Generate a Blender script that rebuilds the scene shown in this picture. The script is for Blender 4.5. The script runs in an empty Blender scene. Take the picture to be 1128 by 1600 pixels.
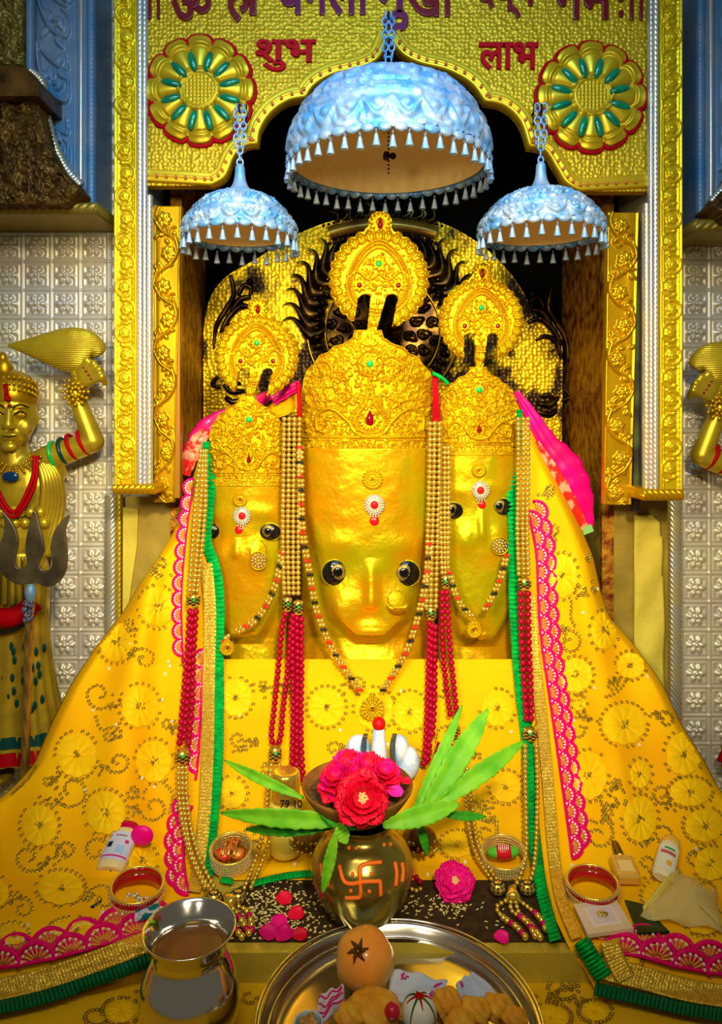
import bpy, math, random
import numpy as np
from mathutils import Vector, Matrix
sc = bpy.context.scene
C = sc.collection
rnd = random.Random(7)
nrnd = np.random.default_rng(7)
PI = math.pi
# ------------------------------------------------------------------ camera, world, lights
F, CX, HY = 1150.0, 564.0, 654.0          # focal length, principal column and horizon row for a 1128 x 1600 frame
cam_d = bpy.data.cameras.new('camera'); cam = bpy.data.objects.new('camera', cam_d); C.objects.link(cam)
cam_d.sensor_fit = 'VERTICAL'; cam_d.sensor_height = 36.0; cam_d.lens = 36.0 * F / 1600.0
cam_d.shift_y = -(800 - HY) / 1600.0
cam.rotation_euler = (PI / 2, 0, 0); cam_d.clip_start = 0.02; sc.camera = cam
sc.view_settings.view_transform = 'Standard'; sc.view_settings.look = 'None'
sc.view_settings.exposure = 0.22; sc.view_settings.gamma = 1; sc.view_settings.use_curve_mapping = False
sc.cycles.max_bounces = 5; sc.cycles.diffuse_bounces = 3; sc.cycles.glossy_bounces = 3
sc.cycles.caustics_reflective = False; sc.cycles.caustics_refractive = False
sc.cycles.use_denoising = True
w = bpy.data.worlds.new('hall'); sc.world = w; w.use_nodes = True
bg = w.node_tree.nodes['Background']; bg.inputs[0].default_value = (1.0, 0.90, 0.68, 1); bg.inputs[1].default_value = 0.08

def area(name, loc, target, size, power, col, spread=PI):
    d = bpy.data.lights.new(name, 'AREA'); d.shape = 'RECTANGLE'; d.size, d.size_y = size
    d.energy = power; d.color = col; d.spread = spread
    o = bpy.data.objects.new(name, d); C.objects.link(o); o.location = loc
    o.rotation_euler = (Vector(target) - Vector(loc)).to_track_quat('-Z', 'Y').to_euler(); return o
def spot(name, loc, target, power, col, ang, blend, rad):
    d = bpy.data.lights.new(name, 'SPOT'); d.energy = power; d.color = col; d.spot_size = math.radians(ang); d.spot_blend = blend
    d.shadow_soft_size = rad
    o = bpy.data.objects.new(name, d); C.objects.link(o); o.location = loc
    o.rotation_euler = (Vector(target) - Vector(loc)).to_track_quat('-Z', 'Y').to_euler(); return o
spot('center_spot_fill', (0.25, -0.25, 0.62), (0.02, 1.75, -0.16), 190, (1.0, 0.86, 0.60), 59, 1.0, 0.09)  # added unseen spot: soft narrow cone brightens the centre, corners fall dark
spot('left_spot_fill', (-0.55, -0.1, 0.35), (0.0, 1.75, -0.10), 78, (1.0, 0.88, 0.66), 60, 1.0, 0.12)  # second added spot from front left, also fading towards the corners
spot('low_bounce_fill', (0.05, 0.45, -0.35), (0.02, 1.70, 0.50), 9, (1.0, 0.80, 0.45), 62, 1.0, 0.10)  # added unseen upward spot, stands in for bounce onto the canopy linings
area('front_area_fill', (-0.2, 0.1, 0.95), (0.0, 1.8, -0.1), (1.0, 0.2), 5, (1.0, 0.92, 0.75), math.radians(110))  # added unseen area light above the camera, soft fill for the gold
area('blue_canopy_lamp', (0.0, 0.75, 1.15), (0.0, 1.75, 0.50), (1.1, 0.25), 5.5, (0.20, 0.50, 1.0), math.radians(100))

# ------------------------------------------------------------------ materials
MATS = {}
def mat(name, col, rough=0.5, metal=0.0, col2=None, nscale=8, bump=None, trans=0.0, coat=0.0, alpha=1.0, ior=1.45, spec=0.22, contrast=(0.35, 0.65)):
    if name in MATS: return MATS[name]
    m = bpy.data.materials.new(name); m.use_nodes = True; nt = m.node_tree; N = nt.nodes; L = nt.links
    b = N['Principled BSDF']; b.inputs['Base Color'].default_value = (*col, 1); b.inputs['Roughness'].default_value = rough
    b.inputs['Metallic'].default_value = metal; b.inputs['IOR'].default_value = ior
    b.inputs['Transmission Weight'].default_value = trans; b.inputs['Coat Weight'].default_value = coat
    b.inputs['Alpha'].default_value = alpha; b.inputs['Specular IOR Level'].default_value = spec
    tc = N.new('ShaderNodeTexCoord')
    if col2:
        n = N.new('ShaderNodeTexNoise'); n.inputs['Scale'].default_value = nscale; n.inputs['Detail'].default_value = 5
        L.new(tc.outputs['Object'], n.inputs['Vector'])
        r = N.new('ShaderNodeValToRGB'); r.color_ramp.elements[0].position = contrast[0]; r.color_ramp.elements[1].position = contrast[1]
        r.color_ramp.elements[0].color = (*col, 1); r.color_ramp.elements[1].color = (*col2, 1)
        L.new(n.outputs['Fac'], r.inputs[0]); L.new(r.outputs[0], b.inputs['Base Color'])
    if bump:
        kind, s, st, dist = bump[:4]
        if kind == 'noise':
            t = N.new('ShaderNodeTexNoise'); t.inputs['Scale'].default_value = s; t.inputs['Detail'].default_value = 6; out = t.outputs['Fac']
        elif kind == 'voronoi':
            t = N.new('ShaderNodeTexVoronoi'); t.feature = 'SMOOTH_F1'; t.inputs['Scale'].default_value = s; out = t.outputs['Distance']
        elif kind == 'hammer':
            t = N.new('ShaderNodeTexVoronoi'); t.feature = 'F1'; t.inputs['Scale'].default_value = s; t.inputs['Randomness'].default_value = 0.6; out = t.outputs['Distance']
        elif kind == 'wave':
            t = N.new('ShaderNodeTexWave'); t.inputs['Scale'].default_value = s; t.inputs['Distortion'].default_value = 2.5; t.bands_direction = 'Z'; out = t.outputs['Fac']
        L.new(tc.outputs['Object'], t.inputs['Vector'])
        bp = N.new('ShaderNodeBump'); bp.inputs['Strength'].default_value = st; bp.inputs['Distance'].default_value = dist
        L.new(out, bp.inputs['Height']); L.new(bp.outputs[0], b.inputs['Normal'])
    MATS[name] = m; return m

gold_crown = mat('crown gold', (0.60, 0.31, 0.001), 0.36, 0.6, (0.68, 0.43, 0.002), 14, spec=0.12)
gold_leaf = mat('gold leaf', (0.92, 0.42, 0.001), 0.30, 0.62, (0.66, 0.54, 0.002), 6.5, ('noise', 26, 0.55, 0.007), spec=0.3, contrast=(0.42, 0.60))
gold_hammer = mat('hammered yellow gold sheet', (0.54, 0.335, 0.010), 0.42, 0.45, (0.62, 0.40, 0.010), 4, ('hammer', 105, 1.0, 0.004))
gold_plain = mat('arch gold', (0.60, 0.39, 0.010), 0.35, 0.5, (0.64, 0.40, 0.01), 10)
gold_col = mat('column gold', (0.70, 0.47, 0.006), 0.36, 0.55, (0.78, 0.52, 0.008), 12, spec=0.2)
gold_strip = mat('inner strip gold', (0.66, 0.36, 0.003), 0.32, 0.65, (0.50, 0.27, 0.002), 10)
gold_back = mat('backplate gold', (0.98, 0.58, 0.004), 0.35, 0.45, (0.04, 0.018, 0.002), 5.5, ('hammer', 85, 0.8, 0.004), contrast=(0.53, 0.60))  # dark noise patches: tarnish plus shade and dark reflections put into the colour
bronze = mat('dark bronze', (0.018, 0.007, 0.001), 0.25, 0.8, (0.16, 0.08, 0.008), 20, contrast=(0.48, 0.75))
statue_gold = mat('statue gold', (0.70, 0.50, 0.02), 0.34, 0.6, (0.50, 0.34, 0.02), 14)
silver_tile = mat('silver tile', (0.80, 0.72, 0.44), 0.42, 0.4, (0.70, 0.62, 0.48), 5)
silver = mat('silver', (0.66, 0.66, 0.62), 0.32, 0.7, (0.74, 0.68, 0.5), 9)
silver_warm = mat('silver gilt', (0.70, 0.62, 0.30), 0.34, 0.65, (0.62, 0.60, 0.5), 12)
silver_blue = mat('blue tinted silver', (0.06, 0.22, 0.38), 0.45, 0.25, (0.24, 0.32, 0.38), 7)
canopy_m = mat('canopy silver', (0.09, 0.31, 0.56), 0.42, 0.3, (0.40, 0.50, 0.58), 26)  # blue of the cool light from above put into the silver's base colour
canopy_in = mat('canopy lining', (0.92, 0.64, 0.22), 0.6, 0.0, (0.85, 0.58, 0.18), 12, ('voronoi', 60, 0.6, 0.004))
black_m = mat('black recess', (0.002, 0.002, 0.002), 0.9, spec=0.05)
red_paint = mat('red enamel', (0.42, 0.0, 0.004), 0.55, 0.0, spec=0.1)
dark_red = mat('maroon enamel', (0.16, 0.004, 0.008), 0.3, coat=0.5)
green_gem = mat('green inlay', (0.0, 0.25, 0.08), 0.25, 0.1, (0.0, 0.14, 0.06), 50, coat=0.5)
green_bright = mat('bright green gem', (0.0, 0.50, 0.06), 0.15, coat=1.0)
ruby = mat('ruby', (0.25, 0.0, 0.006), 0.12, coat=1.0)
brown_weave = mat('red brown brocade', (0.14, 0.012, 0.002), 0.5, 0.3, (0.55, 0.24, 0.01), 30, ('voronoi', 120, 0.7, 0.003))
yellow_wall = mat('yellow plaster', (0.72, 0.58, 0.06), 0.7, 0, (0.60, 0.46, 0.05), 9, ('noise', 20, 0.5, 0.01))
brown_stone = mat('brown stained stone', (0.26, 0.17, 0.02), 0.4, 0.1, (0.48, 0.34, 0.05), 6, ('noise', 14, 0.4, 0.01))

# ------------------------------------------------------------------ helpers
def P(px, py, D): return Vector(((px - CX) * D / F, D, (HY - py) * D / F))
def Pn(X, Y, D): return np.stack([(X - CX) * D / F, D + 0 * X, (HY - Y) * D / F], -1)
OFF = {}
def thing(name, label, cat, loc=(0, 0, 0), group=None):
    o = bpy.data.objects.new(name, None); C.objects.link(o); o.location = loc; o.empty_display_size = 0.02
    o['label'] = label; o['category'] = cat; o['kind'] = 'thing'
    if group: o['group'] = group
    OFF[o] = Vector(loc); return o
def tag(o, label, cat, group=None, kind=None):
    o['label'] = label; o['category'] = cat
    if group: o['group'] = group
    if kind: o['kind'] = kind
    return o
def link(name, me, parent=None, label=None):
    o = bpy.data.objects.new(name, me); C.objects.link(o)
    if parent is not None:
        o.parent = parent
        if parent in OFF: o.matrix_parent_inverse = Matrix.Translation(-OFF[parent])
    if label: o['label'] = label
    return o
def mesh(name, V, Fc, m, smooth=True):
    me = bpy.data.meshes.new(name); V = np.asarray(V, dtype=np.float64).reshape(-1, 3)
    if isinstance(Fc, np.ndarray):
        nf = len(Fc); k = Fc.shape[1]
        me.vertices.add(len(V)); me.vertices.foreach_set('co', V.ravel())
        me.loops.add(nf * k); me.loops.foreach_set('vertex_index', Fc.ravel().astype(np.int32))
        me.polygons.add(nf); me.polygons.foreach_set('loop_start', np.arange(0, nf * k, k, dtype=np.int32))
        me.update(calc_edges=True); me.validate()
    else: me.from_pydata([tuple(v) for v in V], [], [tuple(int(i) for i in f) for f in Fc])
    me.materials.append(m); me.polygons.foreach_set('use_smooth', [smooth] * len(me.polygons)); me.update()
    return me
def mk(name, VF, m, parent=None, smooth=True, M=None, label=None):
    V, Fc = VF
    if len(V) == 8: smooth = False
    if M is not None: V = xf(V, M)
    return link(name, mesh(name, V, Fc, m, smooth), parent, label)
def xf(V, M):
    V = np.asarray(V); A = np.array(M); return V @ A[:3, :3].T + A[:3, 3]
def join(parts):
    Vs, Fs, n = [], [], 0
    arr = all(isinstance(f, np.ndarray) and f.shape[1] == 4 for _, f in parts)
    for v, f in parts:
        Vs.append(np.asarray(v).reshape(-1, 3))
        if arr: Fs.append(f + n)
        else: Fs += [tuple(int(i) + n for i in q) for q in f]
        n += len(Vs[-1])
    return np.concatenate(Vs), (np.concatenate(Fs) if arr else Fs)
def mk_multi(name, groups, parent=None, M=None):
    groups = [(p, m) for p, m in groups if p]; js = [join(p) for p, m in groups]; VF = join(js); V = VF[0] if M is None else xf(VF[0], M)
    me = mesh(name, V, VF[1], groups[0][1]); ix = []
    for i, (j, (p, m)) in enumerate(zip(js, groups)):
        if i: me.materials.append(m)
        ix += [i] * len(j[1])
    if len(me.polygons) == len(ix): me.polygons.foreach_set('material_index', ix)
    return link(name, me, parent)
def struct(o): o['kind'] = 'structure'; return o
def gridF(nr, nc, wrap=False):
    i = np.arange(nr - 1)[:, None]; j = np.arange(nc if wrap else nc - 1)[None, :]; j2 = (j + 1) % nc
    return np.stack([i * nc + j, i * nc + j2, (i + 1) * nc + j2, (i + 1) * nc + j], -1).reshape(-1, 4)
def lathe(prof, n=32, c=(0, 0, 0)):
    a = np.linspace(0, 2 * PI, n, endpoint=False); pr = np.array(prof, float)
    r = np.maximum(pr[:, 0:1], 1e-5)
    V = np.stack([r * np.cos(a), r * np.sin(a), np.repeat(pr[:, 1:2], n, 1)], -1).reshape(-1, 3) + np.array(c)
    return V, gridF(len(pr), n, True)
def smoothprof(pts, n=40):
    p = np.array(pts, float); t = np.r_[0, np.cumsum(np.hypot(*np.diff(p, axis=0).T))]
    u = np.linspace(0, t[-1], n)
    q = np.stack([np.interp(u, t, p[:, 0]), np.interp(u, t, p[:, 1])], -1)
    for _ in range(2): q[1:-1] = 0.25 * q[:-2] + 0.5 * q[1:-1] + 0.25 * q[2:]
    return q
def sph(c, r, n=10, k=7):
    r = np.array([r] * 3 if np.isscalar(r) else r, float)
    t = np.linspace(0.02, PI - 0.02, k); V, Fc = lathe(np.stack([np.sin(t), np.cos(t)], -1), n)
    return V * r + np.array(c), Fc
def box(x0, x1, y0, y1, z0, z1):
    V = np.array([(x, y, z) for x in (x0, x1) for y in (y0, y1) for z in (z0, z1)], float)
    return V, np.array([(0, 1, 3, 2), (4, 6, 7, 5), (0, 4, 5, 1), (2, 3, 7, 6), (0, 2, 6, 4), (1, 5, 7, 3)])
def pbox(px0, px1, py0, py1, D0, D1):
    """box whose FRONT face (depth D0) spans the given picture rectangle, running straight back to depth D1"""
    a = P(px0, py1, D0); b = P(px1, py0, D0); return box(a.x, b.x, D0, D1, a.z, b.z)
def tube(path, rad, n=8, closed=False):
    p = np.array([tuple(q) for q in path], float); m = len(p)
    rad = np.full(m, rad) if np.isscalar(rad) else np.array(rad, float)
    if closed: T = np.roll(p, -1, 0) - np.roll(p, 1, 0)
    else: T = np.gradient(p, axis=0)
    T /= np.linalg.norm(T, axis=1)[:, None] + 1e-12
    up = np.array([0, 0, 1.0]) if abs(T[0][2]) < 0.9 else np.array([1.0, 0, 0]); V = []
    Nn = np.cross(T[0], up); Nn /= np.linalg.norm(Nn)
    a = np.linspace(0, 2 * PI, n, endpoint=False)
    for i in range(m):
        Nn = Nn - T[i] * np.dot(Nn, T[i]); Nn /= np.linalg.norm(Nn) + 1e-12; B = np.cross(T[i], Nn)
        V.append(p[i] + rad[i] * (np.cos(a)[:, None] * Nn + np.sin(a)[:, None] * B))
    Fc = gridF(m, n, True)
    if closed:
        j = np.arange(n); Fc = np.concatenate([Fc, np.stack([(m - 1) * n + j, (m - 1) * n + (j + 1) % n, (j + 1) % n, j], -1)])
    else:
        V = [np.repeat(p[:1], n, 0)] + V + [np.repeat(p[-1:], n, 0)]; Fc = gridF(m + 2, n, True)
    return np.concatenate(V), Fc
def cr(pts, n=8, closed=False):
    """Catmull-Rom through points of any dimension"""
    p = np.array([tuple(q) for q in pts], float); m = len(p); out = []
    for i in range(m if closed else m - 1):
        if closed: a, b, c, d = p[(i - 1) % m], p[i], p[(i + 1) % m], p[(i + 2) % m]
        else: a, b, c, d = p[max(i - 1, 0)], p[i], p[i + 1], p[min(i + 2, m - 1)]
        for t in np.linspace(0, 1, n, endpoint=False):
            out.append(0.5 * ((2 * b) + (c - a) * t + (2 * a - 5 * b + 4 * c - d) * t * t + (3 * b - a - 3 * c + d) * t ** 3))
    if not closed: out.append(p[-1])
    return np.array(out)
def resample(p, step):
    p = np.array(p, float); s = np.r_[0, np.cumsum(np.linalg.norm(np.diff(p, axis=0), axis=1))]
    u = np.arange(0, s[-1] + 1e-9, step); return np.stack([np.interp(u, s, p[:, k]) for k in range(p.shape[1])], -1)
def prism(pts, D, th, pxspace=True):
    """outline in picture space at depth D, given a real thickness backwards"""
    n = len(pts); fr = [P(x, y, D) if pxspace else Vector((x, D, y)) for x, y in pts]
    V = [tuple(v) for v in fr] + [(v.x, v.y + th, v.z) for v in fr]
    return np.array(V), [tuple(range(n)), tuple(range(2 * n - 1, n - 1, -1))] + [(i, i + n, (i + 1) % n + n, (i + 1) % n) for i in range(n)]
def orient(loc, zdir, roll=0.0, xhint=(1, 0, 0)):
    z = Vector(zdir).normalized(); x = Vector(xhint); x = (x - z * x.dot(z)).normalized(); y = z.cross(x)
    M = Matrix((x, y, z)).transposed().to_4x4(); return Matrix.Translation(loc) @ M @ Matrix.Rotation(roll, 4, 'Z')
def solid(o, th, offset=1.0):
    s = o.modifiers.new('thickness', 'SOLIDIFY'); s.thickness = th; s.offset = offset; return o

class Relief:
    """height field over picture-like coordinates; heights in metres"""
    def __init__(s, x0, y0, x1, y1, step):
        s.xs = np.arange(x0, x1 + step * 0.5, step); s.ys = np.arange(y0, y1 + step * 0.5, step); s.st = step; s.x0, s.y0 = x0, y0
        s.X, s.Y = np.meshgrid(s.xs, s.ys); s.H = np.zeros_like(s.X); s.M = np.ones(s.X.shape, bool)
    def win(s, x0, x1, y0, y1):
        j0 = max(int((x0 - s.x0) / s.st) - 1, 0); j1 = min(int((x1 - s.x0) / s.st) + 3, len(s.xs))
        i0 = max(int((y0 - s.y0) / s.st) - 1, 0); i1 = min(int((y1 - s.y0) / s.st) + 3, len(s.ys))
        if j1 <= j0 or i1 <= i0: return None
        return slice(i0, i1), slice(j0, j1)
    def put(s, w, h, mode='max'):
        if mode == 'max': s.H[w] = np.maximum(s.H[w], h)
        else: s.H[w] += h
    def dome(s, cx, cy, r, h, ry=None, base=None, mode='max'):
        ry = ry or r; w = s.win(cx - r, cx + r, cy - ry, cy + ry)
        if w is None: return
        d = ((s.X[w] - cx) / r) ** 2 + ((s.Y[w] - cy) / ry) ** 2
        s.put(w, h * np.sqrt(np.clip(1 - d, 0, 1)), mode)
    def petal(s, cx, cy, ang, L, W, h, crease=0.35):
        r = L + W; w = s.win(cx - r, cx + r, cy - r, cy + r)
        if w is None: return
        x = (s.X[w] - cx) * math.cos(ang) + (s.Y[w] - cy) * math.sin(ang); y = -(s.X[w] - cx) * math.sin(ang) + (s.Y[w] - cy) * math.cos(ang)
        t = np.clip(x / L, 0, 1); hw = W * np.sin(PI * t ** 0.75) ** 0.8 + 1e-6
        q = np.clip(1 - (y / hw) ** 2, 0, 1) * (x > 0) * (x < L)
        s.put(w, h * np.sqrt(q) * (1 - crease * np.exp(-(y / (0.18 * W)) ** 2)))
    def ridge(s, pts, wd, h, taper=False):
        pts = np.array(pts, float); n = len(pts)
        for i in range(n - 1):
            a, b = pts[i], pts[i + 1]; k = (1 - 0.75 * i / n) if taper else 1.0; W = wd * k
            w = s.win(min(a[0], b[0]) - W, max(a[0], b[0]) + W, min(a[1], b[1]) - W, max(a[1], b[1]) + W)
            if w is None: continue
            ab = b - a; L2 = ab @ ab + 1e-9
            t = np.clip(((s.X[w] - a[0]) * ab[0] + (s.Y[w] - a[1]) * ab[1]) / L2, 0, 1)
            d2 = (s.X[w] - a[0] - t * ab[0]) ** 2 + (s.Y[w] - a[1] - t * ab[1]) ** 2
            s.put(w, h * k ** 0.5 * np.sqrt(np.clip(1 - d2 / W ** 2, 0, 1)))
    def spiral(s, cx, cy, r, a0, turns, sgn, wd, h):
        t = np.linspace(0, 1, int(20 * turns) + 6); rr = r * (1 - 0.85 * t); a = a0 + sgn * t * turns * 2 * PI
        s.ridge(np.stack([cx + rr * np.cos(a), cy + rr * np.sin(a)], -1), wd, h, True); s.dome(cx, cy, wd * 1.3, h * 1.2)
    def flower(s, cx, cy, r, n, h, a0=0.0, core=0.3):
        for k in range(n): s.petal(cx + 0.15 * r * math.cos(a0 + 2 * PI * k / n), cy + 0.15 * r * math.sin(a0 + 2 * PI * k / n), a0 + 2 * PI * k / n, r * 0.85, r * 0.9 * math.sin(PI / n), h)
        s.dome(cx, cy, r * core, h * 1.25)
    def beads(s, pts, r, h, gap=2.1):
        for q in resample(pts, r * gap): s.dome(q[0], q[1], r, h)
    def leaf(s, x, y, ang, L, h): s.petal(x, y, ang, L, L * 0.28, h)
    def scroll(s, cx, cy, r, a0, sgn, h, wd=None):
        wd = wd or r * 0.14; s.spiral(cx, cy, r, a0, 1.35, sgn, wd, h)
        for k in range(7):
            a = a0 + sgn * k * 0.75; s.leaf(cx + r * math.cos(a), cy + r * math.sin(a), a + sgn * 0.9, r * 0.5, h * 0.8)
    def fill(s, n, rmin, rmax, h, thr=0.0012, seed=3):
        r_ = random.Random(seed)
        for _ in range(n):
            x, y = r_.uniform(s.xs[0], s.xs[-1]), r_.uniform(s.ys[0], s.ys[-1]); i = min(int((y - s.y0) / s.st), s.H.shape[0] - 1); j = min(int((x - s.x0) / s.st), s.H.shape[1] - 1)
            if s.H[i, j] > thr or not s.M[i, j]: continue
            q = r_.uniform(rmin, rmax); k = r_.random()
            if k < 0.3: s.spiral(x, y, q, r_.uniform(0, 6), 1.0, r_.choice((-1, 1)), q * 0.2, h)
            elif k < 0.75: s.leaf(x, y, r_.uniform(0, 6.3), q * 1.6, h * 0.9)
            else: s.dome(x, y, q * 0.4, h)
    def poly(s, pts, inside=True):
        pts = np.array(pts, float); ins = np.zeros(s.X.shape, bool); n = len(pts)
        for i in range(n):
            x1, y1 = pts[i]; x2, y2 = pts[(i + 1) % n]
            if y1 == y2: continue
            c = ((s.Y >= min(y1, y2)) & (s.Y < max(y1, y2))); xi = x1 + (s.Y - y1) * (x2 - x1) / (y2 - y1); ins ^= c & (s.X < xi)
        s.M &= ins if inside else ~ins
    def build(s, name, pos, m, parent=None, back=0.006, flip=False):
        """pos(X, Y, H) -> (...,3); side walls run back to height -back"""
        nr, nc = s.X.shape; Vt = pos(s.X, s.Y, s.H).reshape(-1, 3); q = s.M[:-1, :-1] & s.M[1:, :-1] & s.M[:-1, 1:] & s.M[1:, 1:]
        Fg = gridF(nr, nc).reshape(nr - 1, nc - 1, 4)[q]
        parts = [Fg]
        if back:
            Vb = pos(s.X, s.Y, s.H * 0 - back).reshape(-1, 3); nb = nr * nc
            qp = np.pad(q, 1); idx = np.arange(nr * nc).reshape(nr, nc); I, J = np.nonzero(q)
            def side(nbm, a, b):
                k = ~nbm; A = idx[I[k] + a[0], J[k] + a[1]]; B = idx[I[k] + b[0], J[k] + b[1]]
                parts.append(np.stack([B, A, A + nb, B + nb], -1))
            side(qp[I, J + 1], (0, 0), (0, 1)); side(qp[I + 2, J + 1], (1, 1), (1, 0)); side(qp[I + 1, J], (1, 0), (0, 0)); side(qp[I + 1, J + 2], (0, 1), (1, 1))
            Vt = np.concatenate([Vt, Vb])
        Fa = np.concatenate(parts); used = np.unique(Fa); rm = np.zeros(len(Vt), np.int64); rm[used] = np.arange(len(used))
        o = link(name, mesh(name, Vt[used], rm[Fa], m, True), parent)
        return o
def flat(D):
    return lambda X, Y, H: Pn(X, Y, (D(X, Y) if callable(D) else D) - H) if False else np.stack([(X - CX) * (D(X, Y) if callable(D) else D) / F, (D(X, Y) if callable(D) else D + 0 * X) - H, (HY - Y) * (D(X, Y) if callable(D) else D) / F], -1)
# ================================================================== THE SETTING
WD, ND = 1.98, 2.36           # depth of the tiled wall and of the niche's back wall
def wall_tiles(name, xa, xb, ya, yb, xoff, pitch=44.6, pitchy=44.3):
    R = Relief(xa, ya, xb, yb, 1.6)
    u = (R.X - xoff) % pitch; v = (R.Y - 10) % pitchy
    du = np.minimum(u, pitch - u); dv = np.minimum(v, pitchy - v); e = np.minimum(du, dv)
    R.H = 0.005 * np.exp(-(e / 1.6) ** 2) + 0.0035 * np.exp(-((e - 6.2) / 1.4) ** 2)
    cx = u - pitch / 2; cy = v - pitchy / 2; rr = np.hypot(cx, cy); th = np.arctan2(cy, cx)
    pet = np.abs(np.cos(3 * th)); rim = 15.5 * (0.55 + 0.45 * pet ** 0.5)
    R.H = np.maximum(R.H, 0.013 * np.sqrt(np.clip(1 - (rr / rim) ** 2, 0, 1)) * (0.15 + 0.85 * pet ** 0.8) * np.clip((rr - 4) / 3, 0, 1))
    R.H = np.maximum(R.H, 0.014 * np.sqrt(np.clip(1 - (rr / 4.6) ** 2, 0, 1)))
    bead = 0.0025 * (np.cos(2 * PI * u / 3.6) * np.cos(2 * PI * v / 3.6) > 0) * ((e > 7.6) & (e < 10))
    R.H += bead
    return struct(R.build(name, flat(WD), silver_tile, None, back=0.03))
wall_tiles('wall_left', -160, 196, -60, 1330, -9)
wall_tiles('wall_right', 1044, 1290, -60, 1330, 1064)
# niche: dark back wall, brocade covered side walls, dark ceiling; masonry strips beside it
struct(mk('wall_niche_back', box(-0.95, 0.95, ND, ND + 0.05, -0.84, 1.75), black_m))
def quadwall(name, a, b, z0, z1, m, th=0.03):
    V, Fc = box(0, 1, 0, 1, z0, z1); d = Vector((b[0] - a[0], b[1] - a[1], 0)); n = Vector((-d.y, d.x, 0)).normalized() * th
    W = [(a[0] + d.x * v[0] + n.x * v[1], a[1] + d.y * v[0] + n.y * v[1], v[2]) for v in V]
    return struct(mk(name, (np.array(W), Fc), m))
quadwall('wall_niche_left', (-0.462, 1.90), (-0.498, ND), -0.82, 1.7, brown_weave)
quadwall('wall_niche_right', (0.645, ND), (0.622, 1.90), -0.82, 1.7, brown_weave)
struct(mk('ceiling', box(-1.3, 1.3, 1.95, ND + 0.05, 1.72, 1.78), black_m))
struct(mk('wall_masonry_left', pbox(196, 283, 776, 1300, 1.90, 2.3), brown_stone))
struct(mk('wall_masonry_right', pbox(941, 1043, 776, 1300, 1.90, 2.3), brown_stone))
struct(mk('trim_1', prism([(192, 793), (216, 795), (214, 850), (203, 930), (193, 1000), (191, 1100)], 1.892, 0.008), yellow_wall, smooth=False))
R = Relief(988, 790, 1037, 1130, 3.0); R.poly([(990, 802), (1022, 805), (1032, 815), (1036, 900), (1037, 1130), (991, 1130)]); R.H[:] = 0.006 + 0.004 * np.sin(R.Y * 0.05 + R.X * 0.1)
struct(R.build('trim_2', flat(1.89), yellow_wall, None, back=0.004))
struct(mk('wall_behind_columns_left', pbox(-200, 236, -80, 1400, 2.02, 2.08), silver_warm))
struct(mk('wall_behind_columns_right', pbox(1008, 1330, -80, 1400, 2.02, 2.08), silver_warm))
# platform, ledge and the lower step
marble = mat('yellow marble', (0.62, 0.45, 0.03), 0.25, 0, (0.42, 0.30, 0.03), 9, coat=0.3)
struct(mk('floor', box(-0.62, 0.64, 1.152, 2.4, -1.07, -0.822), marble))
struct(mk('floor_low', box(-1.5, 1.5, 1.153, 2.1, -1.10, -1.07), marble))
struct(mk('trim_3', box(-0.52, 0.42, 1.13, 1.1525, -0.868, -0.8205), marble))
step_cloth = mat('yellow cloth', (0.90, 0.53, 0.004), 0.75, 0, (0.80, 0.42, 0.003), 5, ('noise', 160, 0.15, 0.002), spec=0.2)
struct(mk('floor_lower_step', box(-1.4, 1.4, 0.25, 1.152, -0.93, -0.867), step_cloth))

# rope moulding helper: a half round bar with slanted reeding
def rope(name, px, py0, py1, D, wpx, m, parent=None, pitch=9.0, slant=1.0, hgt=0.010, kind=True):
    R = Relief(px - wpx / 2, py0, px + wpx / 2, py1, 1.5)
    u = (R.X - px) / (wpx / 2); prof = np.sqrt(np.clip(1 - (u * 0.97) ** 2, 0, 1))
    R.H = hgt * prof * (0.72 + 0.28 * np.abs(np.sin(PI * (R.Y + slant * u * wpx * 0.7) / pitch)))
    o = R.build(name, flat(D), m, parent, back=0.008)
    if parent is None and kind: struct(o)
    return o
rope('trim_4', 174, 772, 1010, 1.955, 20, silver_warm, pitch=8, hgt=0.02)
rope('trim_5', 187, 772, 1010, 1.95, 9, gold_col, pitch=8, hgt=0.012)
rope('trim_6', 1053, 775, 1150, 1.955, 22, silver_warm, pitch=8, slant=-1, hgt=0.02)
rope('trim_7', 1040, 778, 1150, 1.95, 8, gold_col, pitch=8, slant=-1, hgt=0.012)

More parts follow.
